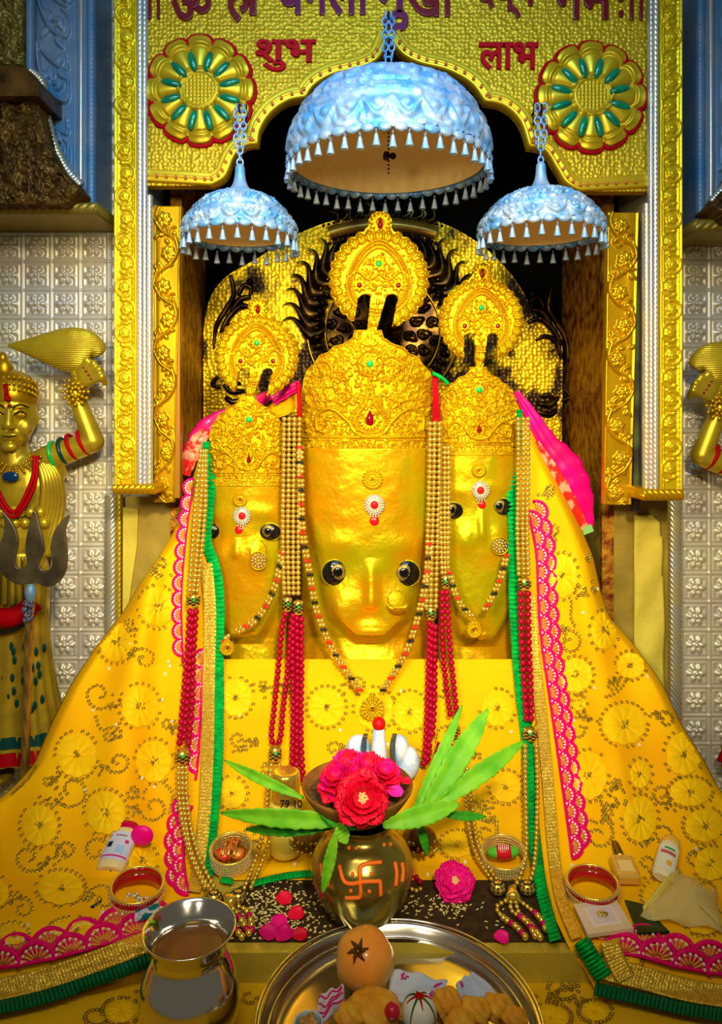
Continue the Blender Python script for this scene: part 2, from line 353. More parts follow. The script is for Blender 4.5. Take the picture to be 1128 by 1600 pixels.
# ------------------------------------------------------------------ the carved gold columns that frame the niche
def vine_column(name, label, x0, x1, y0, y1, D, side, m, flowers=True):
    t = thing(name, label, 'column', P((x0 + x1) / 2, y1, D)); w_ = x1 - x0; cx = (x0 + x1) / 2
    R = Relief(x0, y0, x1, y1, 1.4)
    R.ridge([(x0 + 2, y0), (x0 + 2, y1)], 2, 0.005); R.ridge([(x1 - 2, y0), (x1 - 2, y1)], 2, 0.005)
    R.beads([(x0 + 6, y0), (x0 + 6, y1)], 1.6, 0.004); R.beads([(x1 - 6, y0), (x1 - 6, y1)], 1.6, 0.004)
    k = 0; y = y0 + 12
    while y < y1:
        s_ = 1 if k % 2 else -1
        R.flower(cx + s_ * 1.5, y, 9.5, 6, 0.007, k * 0.5)
        a = np.linspace(-PI * 0.62, PI * 0.62, 14); R.ridge(np.stack([cx + s_ * 1.5 + s_ * 13 * np.cos(a), y + 15 * np.sin(a)], -1), 1.7, 0.006)
        R.leaf(cx - s_ * 3, y + 14, PI / 2 + s_ * 2.2, 8, 0.005); R.leaf(cx + s_ * 2, y + 17, PI / 2 - s_ * 1.2, 8, 0.005)
        y += 35.5; k += 1
    R.build('carved_face', flat(D), m, t, back=0.012)
    a = P(x0, y1, D + 0.012); b = P(x1, y0, D + 0.012)
    mk('shaft', box(a.x, b.x, D + 0.012, WD - 0.002, a.z, b.z), m, t)
    return t
t = vine_column('carved_column', 'tall gold vine carved column left of the niche, beside the left silver tiles', 178, 214, -60, 757, 1.72, 1, gold_col)
for i, (xx, ww, mm) in enumerate(((219, 9, silver), (227, 6, silver), (234, 7, silver_warm))):
    rope('rope_moulding' if i < 2 else 'edge_strip', xx, -60 if i < 2 else 305, 757, 1.722 + 0.012 * i, ww, mm, t, pitch=8, hgt=0.007)
a = P(214, 757, 1.735); b = P(223, -60, 1.735); mk('inner_side', box(a.x, b.x, 1.735, 1.975, a.z, b.z), silver_blue, t)
R = Relief(178, 756, 243, 772, 1.5); R.H = 0.012 * np.sqrt(np.clip(1 - ((R.Y - 764) / 8.2) ** 2, 0, 1)) * (0.7 + 0.3 * np.abs(np.sin(PI * (R.X + R.Y * 0.8) / 9)))
R.build('carved_foot', flat(1.712), gold_strip, t, back=0.2)
t = vine_column('carved_column', 'tall gold vine carved column right of the niche, beside the right silver tiles', 1030, 1066, -60, 765, 1.72, -1, gold_col)
for i, (xx, ww, mm) in enumerate(((1024, 9, silver), (1016, 6, silver), (1009, 7, silver_warm))):
    rope('rope_moulding' if i < 2 else 'edge_strip', xx, -60 if i < 2 else 318, 765, 1.722 + 0.012 * i, ww, mm, t, pitch=8, slant=-1, hgt=0.007)
a = P(1020, 765, 1.735); b = P(1029, -60, 1.735); mk('inner_side', box(a.x, b.x, 1.735, 1.975, a.z, b.z), silver_warm, t)
R = Relief(1003, 764, 1066, 782, 1.5); R.H = 0.012 * np.sqrt(np.clip(1 - ((R.Y - 773) / 9.2) ** 2, 0, 1)) * (0.7 + 0.3 * np.abs(np.sin(PI * (R.X - R.Y * 0.8) / 9)))
R.build('carved_foot', flat(1.712), gold_strip, t, back=0.2)

# inner gold strips with deep scroll carving
def scroll_strip(label, xt0, xt1, xb0, xb1, y0, y1, D):
    t = thing('carved_door_panel', label, 'panel', P((xb0 + xb1) / 2, y1, D))
    R = Relief(0, 0, 46, y1 - y0, 1.3); H = y1 - y0
    R.ridge([(1.5, 0), (1.5, H)], 1.6, 0.004); R.ridge([(44.5, 0), (44.5, H)], 1.6, 0.004)
    y, k = 22, 0
    while y < H:
        s_ = 1 if k % 2 else -1
        R.flower(23 + s_ * 4, y, 13, 7, 0.012, k); R.ridge(cr([(23 + s_ * 14, y - 28), (23 + s_ * 20, y - 6), (23 + s_ * 8, y + 16), (23 - s_ * 14, y + 30), (23 - s_ * 19, y + 46)]), 2.4, 0.011)
        R.spiral(23 - s_ * 11, y + 20, 9, s_ * 1.2, 1.2, s_, 2.0, 0.010)
        for j in range(5): R.leaf(23 + rnd.uniform(-15, 15), y + rnd.uniform(10, 34), rnd.uniform(0, 6.28), 11, 0.009)
        y += 52; k += 1
    def pos(X, Y, Hh):
        v = Y / H; xl = xt0 + (xb0 - xt0) * v; xr = xt1 + (xb1 - xt1) * v; X2 = xl + (xr - xl) * X / 46; Y2 = y0 + Y
        return np.stack([(X2 - CX) * D / F, D - Hh, (HY - Y2) * D / F], -1)
    R.build('carved_face', pos, gold_strip, t, back=0.02); return t
scroll_strip('narrow gold scroll carved panel on the left edge of the niche', 238, 284, 241, 272, 322, 785, 1.80)
scroll_strip('narrow gold scroll carved panel on the right edge of the niche', 949, 998, 943, 986, 332, 788, 1.80)
mk('edge_batten', pbox(272, 281, 322, 778, 1.802, 1.83), mat('brown batten', (0.35, 0.15, 0.01), 0.4, 0.3), bpy.data.objects['carved_door_panel'])
mk('edge_batten', pbox(990, 1000, 345, 800, 1.806, 1.83), mat('weathered green wood', (0.10, 0.12, 0.03), 0.6, 0, (0.03, 0.02, 0.01), 12), bpy.data.objects['carved_door_panel.001'])

# ------------------------------------------------------------------ arch panel with its lettering and rosettes
AD = 1.75
arch = cr([(331, 290), (352, 277), (366, 247), (382, 230), (403, 226)])
arch = np.concatenate([arch, cr([(403, 226), (407, 203), (424, 177), (450, 159), (478, 153)]), cr([(478, 153), (492, 134), (522, 117), (562, 108), (592, 92), (608, 58)])])
archR = np.concatenate([cr([(608, 58), (626, 84), (655, 100), (700, 112), (736, 132), (757, 160)]), cr([(757, 160), (786, 166), (812, 190), (826, 230)]), cr([(826, 230), (850, 236), (868, 262), (884, 287), (905, 299)])])
t = thing('arch_panel', 'hammered gold arch panel with red lettering above the niche', 'panel', P(608, 58, AD)); ARCH = t
outline = [(228, -70), (228, 290)] + [tuple(q) for q in arch] + [tuple(q) for q in archR[1:]] + [(1012, 299), (1012, -70)]
mk('panel', prism(outline, AD, 0.03), gold_hammer, t, smooth=False)
for nm, pp in (('arch_moulding', [(229, 284)] + [tuple(q) for q in arch]), ('arch_moulding', [tuple(q) for q in archR] + [(1011, 293)])):
    q = resample(np.array(pp), 3.0); n = np.gradient(q, axis=0); n /= np.linalg.norm(n, axis=1)[:, None] + 1e-9
    nrm = np.stack([n[:, 1], -n[:, 0]], -1)           # up and away from the opening
    for _ in range(3): nrm[1:-1] = (nrm[:-2] + nrm[1:-1] * 2 + nrm[2:]) / 4
    prof = [(-1, -0.012), (-1, 0.004), (2, 0.012), (5, 0.006), (8, 0.010), (11, 0.011), (14, 0.006), (17, 0.010), (20, 0.003), (20, -0.012)]
    V = np.stack([np.stack([np.array(P(q[i, 0] + nrm[i, 0] * o_, q[i, 1] + nrm[i, 1] * o_, AD)) - np.array([0, h_, 0]) for o_, h_ in prof]) for i in range(len(q))])
    mo = mk(nm, (V.reshape(-1, 3), gridF(len(q), len(prof))), gold_plain, t)
    dots = resample(q, 15)
    bl = []
    for i, d in enumerate(dots[:-1]):
        k = min(int(i * 5), len(nrm) - 1); c = P(d[0] + nrm[k][0] * 10.5, d[1] + nrm[k][1] * 10.5, AD - 0.011); bl.append(sph(c, (0.0042, 0.003, 0.0048), 8, 5))
    mk('painted_bud', join(bl), mat('orange red paint', (0.60, 0.16, 0.03), 0.4), mo)
def rosette(cx, cy, r):
    R = Relief(cx - r - 4, cy - r - 4, cx + r + 4, cy + r + 4, 1.1)
    dx, dy = R.X - cx, R.Y - cy; rr = np.hypot(dx, dy); th = np.arctan2(dy, dx) + PI / 12
    s_ = np.abs(np.sin(th * 6)); c = np.abs(np.cos(th * 6)); edge = r * (0.86 + 0.14 * np.sqrt(np.clip(1 - (1 - s_) ** 2, 0, 1)))
    R.M = rr < edge; tt = rr / edge
    R.H = 0.004 + 0.014 * np.sqrt(np.clip(1 - (2 * tt - 1.15) ** 2, 0, 1)) * s_ ** 0.5
    R.H += 0.003 * np.exp(-((tt - 0.86) / 0.035) ** 2) - 0.004 * np.exp(-((tt - 0.80) / 0.03) ** 2)
    k = rr < r * 0.36; R.H[k] = 0.013; R.H += 0.004 * np.exp(-((rr - r * 0.37) / 2.0) ** 2) + 0.004 * np.exp(-((rr - r * 0.31) / 1.6) ** 2)
    k = rr < r * 0.27; R.H[k] += 0.003 * np.abs(np.sin(dx[k] * 0.55) * np.sin(dy[k] * 0.55))
    ro = R.build('rosette', flat(AD), gold_plain, ARCH, back=0.001)
    for kk in range(12):
        a = kk * PI / 6 - PI / 12 + PI / 12 * 0; a += 0.0; a = (kk + 0.5) * PI / 6 - PI / 12 * 1 + PI / 12
        c_ = P(cx + r * 0.56 * math.cos(a), cy + r * 0.56 * math.sin(a), AD - 0.016)
        V, Fc = sph((0, 0, 0), (r * 0.205 * AD / F, 0.007, r * 0.075 * AD / F), 12, 7)
        mk('green_inlay', (V, Fc), green_gem, ro, M=Matrix.Translation(c_) @ Matrix.Rotation(a, 4, 'Y'))
    a = np.linspace(0, 2 * PI, 240, endpoint=False); ed = r * (0.86 + 0.14 * np.sqrt(np.clip(1 - (1 - np.abs(np.sin((a + PI / 12) * 6))) ** 2, 0, 1))) + 1.0
    mk('red_outline', tube([P(cx + e * math.cos(q), cy + e * math.sin(q), AD - 0.005) for q, e in zip(a, ed + 1.5)], 0.0042, 6, True), red_paint, ro)
rosette(313, 142, 84); rosette(923, 152, 84)
def text_mesh(s, height_px, x, y, D, m, name, parent, thick=0.005, bold=0.012, width_px=None):
    """Devanagari lettering, bottom of the headline glyph box at picture point (x, y)"""
    c = bpy.data.curves.new(name, 'FONT'); c.body = s; c.size = 1.0; c.offset = bold; c.extrude = 0.02; c.bevel_depth = 0.012; c.resolution_u = 4
    o = bpy.data.objects.new(name, c); C.objects.link(o); dg = bpy.context.evaluated_depsgraph_get(); dg.update()
    me = bpy.data.meshes.new_from_object(o.evaluated_get(dg)); bpy.data.objects.remove(o)
    n = len(me.vertices); co = np.zeros(n * 3)
    if n == 0: return None
    me.vertices.foreach_get('co', co); co = co.reshape(-1, 3)
    x0, x1, y0, y1 = co[:, 0].min(), co[:, 0].max(), co[:, 1].min(), co[:, 1].max()
    k = height_px / (y1 - y0); kx = width_px / (x1 - x0) if width_px else k
    X = x + (co[:, 0] - x0) * kx; Y = y - (co[:, 1] - y0) * k
    V = np.stack([(X - CX) * D / F, D - (co[:, 2] / 0.032) * thick, (HY - Y) * D / F], -1)
    me.vertices.foreach_set('co', V.ravel()); me.materials.clear(); me.materials.append(m); me.update()
    return link(name, me, parent)
text_mesh('शुभ', 50, 399, 112, AD - 0.002, red_paint, 'lettering', ARCH, width_px=95)
text_mesh('लाभ', 44, 748, 110, AD - 0.002, red_paint, 'lettering', ARCH, width_px=93)
TOP = [('।।', 232, 30, 18, 90), ('ॐ', 268, 33, 62, 80), ('ह', 352, 36, 42, 80), ('ा', 382, 25, 28, 60), ('बगला', 434, 26, 144, 72), ('मु', 586, 50, 52, 98), ('खी', 634, 27, 76, 90),
       ('देव्य', 742, 30, 96, 90), ('नम', 866, 31, 92, 70), (':', 966, 28, 8, 36), ('।।', 984, 32, 20, 90)]
for s_, x, yb, wp, hp in TOP:
    text_mesh(s_, hp, x, yb, AD - 0.002, dark_red if s_ not in ('मु', 'बगला') else mat('purple maroon enamel', (0.14, 0.006, 0.05), 0.3, coat=0.5), 'lettering', ARCH, width_px=wp)
# ================================================================== GOLD BACKPLATE behind the idols
BD = 2.27
bp = thing('gold_backplate', 'arched hammered gold backing plate with dark flames behind the three crowned idols', 'backplate', P(598, 900, BD))
ol = cr([(318, 1010), (318, 640), (320, 500), (345, 440), (400, 405), (452, 372), (520, 345), (600, 335), (680, 345), (745, 378), (800, 430), (845, 500), (876, 512), (878, 700), (878, 1010)], 6)
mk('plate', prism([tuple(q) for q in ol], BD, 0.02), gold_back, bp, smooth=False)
# raised ridges left and right, corner scrolls in dark bronze
def bron(name, pts, w0, dep=0.02, parent=bp, m=bronze, D=BD):
    q = cr(pts, 7); n = len(q); r = np.array([w0 * (0.25 + 0.75 * math.sin(PI * min(1, 0.12 + 0.88 * i / n)) ** 0.7) for i in range(n)]) * D / F
    return tube([P(a, b, D - 0.008) for a, b in q], r, 8)
for sgn, cx in ((1, 0), (-1, 0)):
    X = (lambda x: x) if sgn == 1 else (lambda x: 1200 - x + 22)
    dy = 0 if sgn == 1 else 20
    parts = [bron('s', [(X(360), 430 + dy), (X(365), 460 + dy), (X(352), 485 + dy), (X(338), 510 + dy), (X(334), 545 + dy)], 4.5),
             bron('s', [(X(345), 540 + dy), (X(352), 515 + dy), (X(370), 505 + dy), (X(385), 512 + dy)], 4),
             bron('s', [(X(345), 520 + dy), (X(358), 495 + dy), (X(378), 478 + dy), (X(398), 484 + dy)], 5),
             bron('s', [(X(360), 490 + dy), (X(375), 468 + dy), (X(392), 464 + dy)], 5),
             bron('s', [(X(372), 462 + dy), (X(380), 446 + dy), (X(392), 450 + dy), (X(390), 462 + dy)], 4),
             bron('s', [(X(350), 600 + dy), (X(362), 612 + dy), (X(382), 610 + dy)], 5), bron('s', [(X(352), 620 + dy), (X(364), 628 + dy), (X(384), 622 + dy)], 5),
             bron('s', [(X(340), 588 + dy), (X(332), 600 + dy), (X(345), 606 + dy)], 3.5), bron('s', [(X(356), 606 + dy), (X(366), 597 + dy), (X(376), 601 + dy)], 4),
             sph(P(X(390), 440 + dy, BD - 0.006), 0.012, 10, 6), sph(P(X(378), 478 + dy, BD - 0.006), 0.013, 10, 6)]
    mk('scroll_ornament', join(parts), bronze, bp)
# sun flames around the central crown
def flame(x, y, ang, L, bend):
    n = 16; Vs = []
    for i in range(n + 1):
        t = i / n; a = ang + bend * math.sin(t * PI * 1.15); 
        cxx = x + L * t * math.cos(ang) + bend * L * 0.42 * math.sin(t * 2 * PI * 0.9) * -math.sin(ang); cyy = y + L * t * math.sin(ang) + bend * L * 0.42 * math.sin(t * 2 * PI * 0.9) * math.cos(ang)
        wd = L * 0.17 * (1 - t) ** 0.8 * (0.6 + 0.9 * math.sin(PI * min(1, t * 1.1 + 0.1))) + 0.3
        nx, ny = -math.sin(ang), math.cos(ang)
        for s_, h in ((-1, 0.0), (-0.8, 0.014), (0, 0.020), (0.8, 0.014), (1, 0.0)): Vs.append(tuple(P(cxx + nx * wd * s_, cyy + ny * wd * s_, BD - 0.01 - h)))
    V = np.array(Vs); return V, gridF(n + 1, 5)
fx, fy = 598, 492
for k in range(24):
    a = PI * 0.93 + k * (PI * 1.14) / 23
    if 0.42 * PI + PI < a < 1.58 * PI: continue
    o = mk('flame', flame(fx + 92 * math.cos(a), fy + 92 * math.sin(a), a + (0.25 if a < 1.5 * PI else -0.25), 68, -0.5 if a < 1.5 * PI else 0.5), bronze, bp)
for k in range(34):      # ring of oval studs
    a = PI * 0.80 + k * PI * 1.40 / 33; o = mk('oval_stud', sph((0, 0, 0), (0.019, 0.012, 0.0085), 10, 6), bronze, bp, M=Matrix.Translation(P(fx + 103 * math.cos(a), fy + 25 + 103 * math.sin(a), BD - 0.03)) @ Matrix.Rotation(a, 4, 'Y'))
for rr in (90, 118): mk('beaded_ring', tube([P(fx + rr * math.cos(a), fy + 25 + rr * math.sin(a), BD - 0.022) for a in np.linspace(PI * 0.78, PI * 2.22, 60)], 0.003, 6), gold_strip, bp)
R = Relief(fx - 95, fy - 70, fx + 95, fy + 110, 1.6); R.M = (np.hypot(R.X - fx, R.Y - fy - 20) < 90)
for k in range(46):
    a = k * 2.4; r_ = 12 + 11 * math.sqrt(k); R.spiral(fx + r_ * math.cos(a), fy + 20 + r_ * math.sin(a), 9, a, 1.1, 1 if k % 2 else -1, 2, 0.012); R.leaf(fx + r_ * math.cos(a), fy + 20 + r_ * math.sin(a), a, 14, 0.012)
R.build('scroll_disc', flat(BD - 0.012), bronze, bp, back=0.02)
# curved rail with beads at the top of the plate
def arcpts(r0, a0, a1, n, D): return [P(598 + r0 * math.cos(a), 620 + r0 * 0.99 * math.sin(a), D) for a in np.linspace(a0, a1, n)]
rail = [np.array(arcpts(r0, PI * 1.40, PI * 1.60, 30, BD - dd)) for r0, dd in ((262, 0), (262, 0.035), (268, 0.045), (276, 0.045), (282, 0.035), (282, 0))]
mk('top_rail', (np.stack(rail, 1).reshape(-1, 3), gridF(30, 6)), mat('red brown rail', (0.24, 0.07, 0.01), 0.3, 0.6, (0.45, 0.26, 0.02), 10), bp)
for rr, rad in ((256, 0.007), (285, 0.005)):
    mk('rail_beads', join([sph(p, rad, 8, 5) for p in arcpts(rr, PI * 1.395, PI * 1.605, 24, BD - 0.035)]), bronze, bp)
for k in range(16):
    a = PI * 1.42 + k * PI * 0.16 / 15
    mk('upper_leaf', flame(598 + 287 * math.cos(a), 620 + 284 * math.sin(a), a + 0.3 * (1 if k % 2 else -1), 30, 0.5), bronze, bp)

# ================================================================== THREE CROWNED IDOLS
FD = 1.80
IDOLS = {}
def gem_disc(name, c, r, m, parent, depth=0.004, n=20):
    return mk(name, sph(c, (r, depth, r), n, 8), m, parent)
def teardrop(name, cx, cy, w, h, D, m, parent):
    pts = []
    for i in range(28):
        a = 2 * PI * i / 28; x = w * math.sin(a) * math.sin(a / 2) ** 1.3; y = -h * math.cos(a)
        pts.append((cx + x, cy - y * -1))
    n = 28; V = [tuple(P(x, y, D)) for x, y in pts] + [tuple(P(cx + (x - cx) * 0.55, cy + (y - cy) * 0.6 + h * 0.08, D - 0.005)) for x, y in pts] + [tuple(P(cx, cy + h * 0.1, D - 0.006))]
    Fc = [(i, (i + 1) % n, n + (i + 1) % n, n + i) for i in range(n)] + [(n + i, n + (i + 1) % n, 2 * n) for i in range(n)]
    return mk(name, (V, Fc), m, parent)
def idol(key, label, cx, hw, yt, yb, chest, crest, eyes, face, kind):
    t = thing('crowned_idol', label, 'idol', P(cx, chest, FD + 0.1)); s = hw / 105.0
    hwm = hw * FD / F
    def DF(X, Y):      # round head: the sides turn away from the viewer
        u = np.clip((X - cx) / (hw * 1.06), -1, 1); return FD + 0.085 * s * (1 - np.sqrt(np.clip(1 - u ** 2, 0, 1)))
    # --- one continuous gold body: forehead, face, neck and chest
    R = Relief(cx - hw * 1.0, yb - 12, cx + hw * 1.0, chest, 1.5)
    u = (R.X - cx) / hw; ys = face['ys']; wf = np.interp(R.Y, ys, face['ws'])
    e = np.clip((wf - np.abs((R.X - face['cx']) / hw)) / 0.30, 0, 1); e = e * e * (3 - 2 * e); e *= np.clip((face['chin'] - R.Y) / 20, 0, 1) ** 0.5
    H = 0.030 * s * e
    br, nz = face['brow'], face['nose']
    def g(x0, y0, sx, sy): return np.exp(-((R.X - x0) / sx) ** 2 - ((R.Y - y0) / sy) ** 2)
    H += 0.020 * s * np.exp(-((R.X - face['nx']) / (9 * s + 3 * np.clip((R.Y - br) / (nz - br), 0, 1))) ** 2) * np.clip((R.Y - br) / (nz - br), 0, 1.0) ** 0.8 * (1 / (1 + np.exp((R.Y - nz) / 3.0)))
    for ex, ey, ew, eh in eyes: H -= 0.010 * s * g(ex, ey, ew * 1.5, eh * 1.8); H += 0.006 * s * g(ex, ey - eh * 2.3, ew * 1.7, eh * 0.8)
    mo_ = 0.08 if kind == 'round' else 0.0
    H += mo_ * 0.007 * s * (g(face['nx'], nz + 24 * s, 24 * s, 5 * s) + g(face['nx'], nz + 36 * s, 18 * s, 5 * s)) - mo_ * 0.004 * s * g(face['nx'], nz + 30 * s, 26 * s, 2.5 * s)
    H += 0.014 * s * (g(face['nx'] - 48 * s, nz, 30 * s, 38 * s) + g(face['nx'] + 48 * s, nz, 30 * s, 38 * s))
    H += 0.010 * s * g(face['nx'], face['chin'] - 22 * s, 30 * s, 16 * s)
    H += 0.022 * s * np.clip((R.Y - face['chin'] + 8) / 40, 0, 1)
    R.H = H
    body = R.build('gold_body', lambda X, Y, h: flat(DF(X, Y))(X, Y, h), gold_leaf, t, back=0.09)
    zc = (HY - chest) * FD / F; mk('plinth', box((cx - hw - CX) * FD / F, (cx + hw - CX) * FD / F, FD + 0.03, FD + 0.26, -0.822, zc), marble, t)
    mk('back_of_head', box((cx - hw * 0.9 - CX) * FD / F, (cx + hw * 0.9 - CX) * FD / F, FD + 0.09, FD + 0.20, zc, (HY - yb + 4) * FD / F), gold_leaf, t)
    def front(x, y):
        i = int(np.clip((y - R.y0) / R.st, 0, R.H.shape[0] - 1)); j = int(np.clip((x - R.x0) / R.st, 0, R.H.shape[1] - 1)); return float(DF(np.array(x), np.array(y))) - R.H[i, j]
    # --- crown
    yr = lambda v: yt + (yb - yt) * v       # v = 0 top, 1 bottom
    xr = lambda u_: cx + hw * u_
    Cn = Relief(cx - hw * 1.02, yt - 12 * s, cx + hw * 1.02, yb, 0.9)
    Hc = (yb - yt)
    top = [(-1.0, 1.0), (-1.0, 0.46), (-0.97, 0.35), (-0.92, 0.27), (-0.80, 0.21), (-0.74, 0.15), (-0.60, 0.12), (-0.52, 0.07), (-0.36, 0.05), (-0.24, 0.0), (-0.2, -0.08), (0.2, -0.08), (0.24, 0.0), (0.38, 0.05), (0.54, 0.08), (0.62, 0.13), (0.76, 0.16), (0.82, 0.22), (0.93, 0.28), (0.98, 0.36), (1.0, 0.46), (1.0, 1.0)]
    edge = [(xr(a), yr(b)) for a, b in top]; Cn.poly(edge); k_ = 0.8 + 0.2 * s
    h = 0.0110 * k_; S = 105 * s
    Cn.ridge(edge[1:-1], 3.5 * s, h)
    for a in (0.84, 0.985): Cn.ridge([(xr(-1), yr(a)), (xr(1), yr(a))], 2.6 * s, h * 0.9)
    Cn.beads([(xr(-1), yr(0.865)), (xr(1), yr(0.865))], 1.7 * s, h * 0.7)
    for k in range(-5, 6):
        x = xr(k * 0.185); Cn.spiral(x, yr(0.925), 8.5 * s, k, 1.1, 1 if k % 2 else -1, 1.9 * s, h); Cn.leaf(x + 7 * s, yr(0.92), k * 1.3, 8 * s, h * 0.8); Cn.dome(x + 8 * s, yr(0.95), 2 * s, h)
    # pear shaped medallion
    tx, ty = cx + 3 * s, yr(0.66)
    hp = [(0.0, -0.50), (0.035, -0.42), (0.05, -0.34), (0.085, -0.25), (0.17, -0.13), (0.265, 0.0), (0.30, 0.12), (0.25, 0.23), (0.13, 0.30), (0.0, 0.32)]
    def pear(rr):
        q = cr(hp, 6) * rr * S; q = q + np.array([0, 0.06 * S * (1 - rr)]); return [(tx + a, ty + b) for a, b in q] + [(tx - a, ty + b) for a, b in q[::-1]]
    Cn.ridge(pear(1.0), 2.2 * s, h * 1.15); Cn.ridge(pear(0.76), 1.6 * s, h); Cn.beads(pear(0.88), 1.9 * s, h * 0.95)
    for k in range(9):
        a = PI * 0.05 + k * PI * 0.9 / 8; Cn.petal(tx + 8 * s * math.cos(a), ty + 6 * s + 8 * s * math.sin(a), a, 12 * s, 2.8 * s, h)
    for sg in (-1, 1):
        X = lambda u_: tx + sg * u_ * S
        Cn.ridge(cr([(X(0.22), yr(0.79)), (X(0.42), yr(0.66)), (X(0.62), yr(0.60)), (X(0.80), yr(0.66)), (X(0.80), yr(0.78))]), 3.2 * s, h * 1.1)
        Cn.spiral(X(0.66), yr(0.735), 15 * s, 0 if sg == 1 else PI, 1.3, sg, 2.4 * s, h)
        Cn.scroll(X(0.74), yr(0.28), 19 * s, 0.5, sg, h); Cn.scroll(X(0.84), yr(0.50), 15 * s, 2.0, -sg, h); Cn.scroll(X(0.40), yr(0.30), 12 * s, 1.0, -sg, h)
        Cn.scroll(X(0.30), yr(0.10), 8 * s, 0.0, sg, h); Cn.scroll(X(0.42), yr(0.50), 9 * s, 0.6, sg, h)
        Cn.beads(cr([(X(0.36), yr(0.60)), (X(0.5), yr(0.54)), (X(0.66), yr(0.52))]), 1.8 * s, h); Cn.beads(cr([(X(0.5), yr(0.17)), (X(0.58), yr(0.30)), (X(0.54), yr(0.42))]), 1.7 * s, h)
        for k in range(16): Cn.leaf(X(rnd.uniform(0.3, 0.98)), yr(rnd.uniform(0.12, 0.82)), rnd.uniform(0, 6.28), rnd.uniform(8, 13) * s, h * 0.75)
    Cn.flower(tx, yr(0.22), 17 * s, 8, h); Cn.beads([(tx + 20 * s * math.cos(a), yr(0.22) + 20 * s * math.sin(a)) for a in np.linspace(0, 2 * PI, 40)], 1.8 * s, h)
    for k in range(5): Cn.leaf(tx, yr(0.07), -PI / 2 + (k - 2) * 0.55, 15 * s, h)
    Cn.fill(900 if s > 0.8 else 420, 4.0, 8, h * 0.85, 0.002)
    Cn.H += 0.0012 * np.sin(Cn.X * 1.7) * np.sin(Cn.Y * 1.9)
    DC = lambda X, Y: DF(X, Y) - 0.012
    crown = Cn.build('crown', lambda X, Y, hh: flat(DC(X, Y))(X, Y, hh), gold_crown, t, back=0.02)
    gem_disc('green_gem', P(tx, yr(0.22), FD - 0.024), 0.0082 * k_, green_bright, crown)
    teardrop('red_gem', tx, yr(0.675), 8.5 * s, 13 * s, FD - 0.024, ruby, crown)
    # --- tall crest plate above the crown
    ccx, ccy, cr_ = crest; sc_ = cr_ / 80.0
    G = Relief(ccx - cr_ * 1.08, ccy - cr_ * 1.32, ccx + cr_ * 1.08, yr(0.02), 0.9)
    a_ = np.linspace(0, 2 * PI, 600, endpoint=False); nl = 30
    def erad(a):   # scalloped outline, slightly pointed towards the top
        up = np.exp(-((np.abs(((a + PI / 2 + PI) % (2 * PI)) - PI)) / 0.28) ** 2); return cr_ * (0.95 + 0.05 * np.abs(np.sin(a * nl / 2)) + 0.10 * up)
    th = np.arctan2(G.Y - ccy, G.X - ccx); rr = np.hypot(G.X - ccx, G.Y - ccy)
    fin = np.hypot(G.X - ccx - 2 * sc_, G.Y - (ccy - cr_ * 1.10)) < cr_ * 0.24
    stem_t = ccy + cr_ * 0.30; stem_w = np.interp(G.Y, [stem_t, yr(0.0)], [13 * sc_, 7 * sc_]); sx = ccx + (tx - ccx) * np.clip((G.Y - stem_t) / (yr(0.02) - stem_t), 0, 1)
    stem = (np.abs(G.X - sx) < stem_w) & (G.Y > stem_t)
    plate = rr < erad(th)
    cut = (G.Y > ccy + cr_ * 0.98) | ((np.abs(G.X - sx) < 30 * sc_) & (G.Y > ccy + cr_ * 0.42)) | (np.hypot(G.X - (sx - 21 * sc_), G.Y - (ccy + cr_ * 0.42)) < 10 * sc_) | (np.hypot(G.X - (sx + 21 * sc_), G.Y - (ccy + cr_ * 0.42)) < 10 * sc_)
    G.M = (plate & ~cut) | stem | fin
    hh = 0.0105 * (0.75 + 0.25 * sc_)
    for k in range(nl):
        a = (k + 0.5) * 2 * PI / nl; G.petal(ccx + cr_ * 0.74 * math.cos(a), ccy + cr_ * 0.74 * math.sin(a), a, cr_ * 0.25, cr_ * 0.105, hh); G.dome(ccx + cr_ * 0.90 * math.cos(a), ccy + cr_ * 0.90 * math.sin(a), cr_ * 0.055, hh * 1.3)
    def paan(k): return [(ccx + k * cr_ * 0.74 * math.sin(a) * (0.55 + 0.45 * abs(math.sin(a / 2)) ** 1.2), ccy + cr_ * 0.02 - k * cr_ * 0.78 * math.cos(a) * (1.0 if math.cos(a) > 0 else 0.92)) for a in np.linspace(0.0, 2 * PI, 70)]
    G.ridge(paan(0.98), 1.7 * sc_, hh * 1.1); G.ridge(paan(0.80), 1.6 * sc_, hh); G.beads(paan(0.89), 2.0 * sc_, hh)
    for px_, py_, r_ in ((0, -0.30, 0.17), (-0.38, 0.12, 0.15), (0.38, 0.12, 0.15)): G.flower(ccx + px_ * cr_, ccy + py_ * cr_, r_ * cr_, 8, hh); 
    for sg in (-1, 1):
        G.scroll(ccx + sg * 0.26 * cr_, ccy - 0.08 * cr_, 0.10 * cr_, 1, sg, hh); G.scroll(ccx + sg * 0.30 * cr_, ccy - 0.38 * cr_, 0.07 * cr_, 2, -sg, hh); G.scroll(ccx + sg * 0.13 * cr_, ccy + 0.12 * cr_, 0.09 * cr_, 0, -sg, hh)
        G.ridge(cr([(ccx + sg * 0.58 * cr_, ccy - 0.02 * cr_), (ccx + sg * 0.42 * cr_, ccy - 0.14 * cr_), (ccx + sg * 0.2 * cr_, ccy + 0.02 * cr_), (ccx, ccy - 0.1 * cr_)]), 1.8 * sc_, hh)
        for k in range(9): G.dome(ccx + sg * cr_ * rnd.uniform(0.05, 0.55), ccy + cr_ * rnd.uniform(-0.5, 0.35), 2.6 * sc_, hh * 0.9)
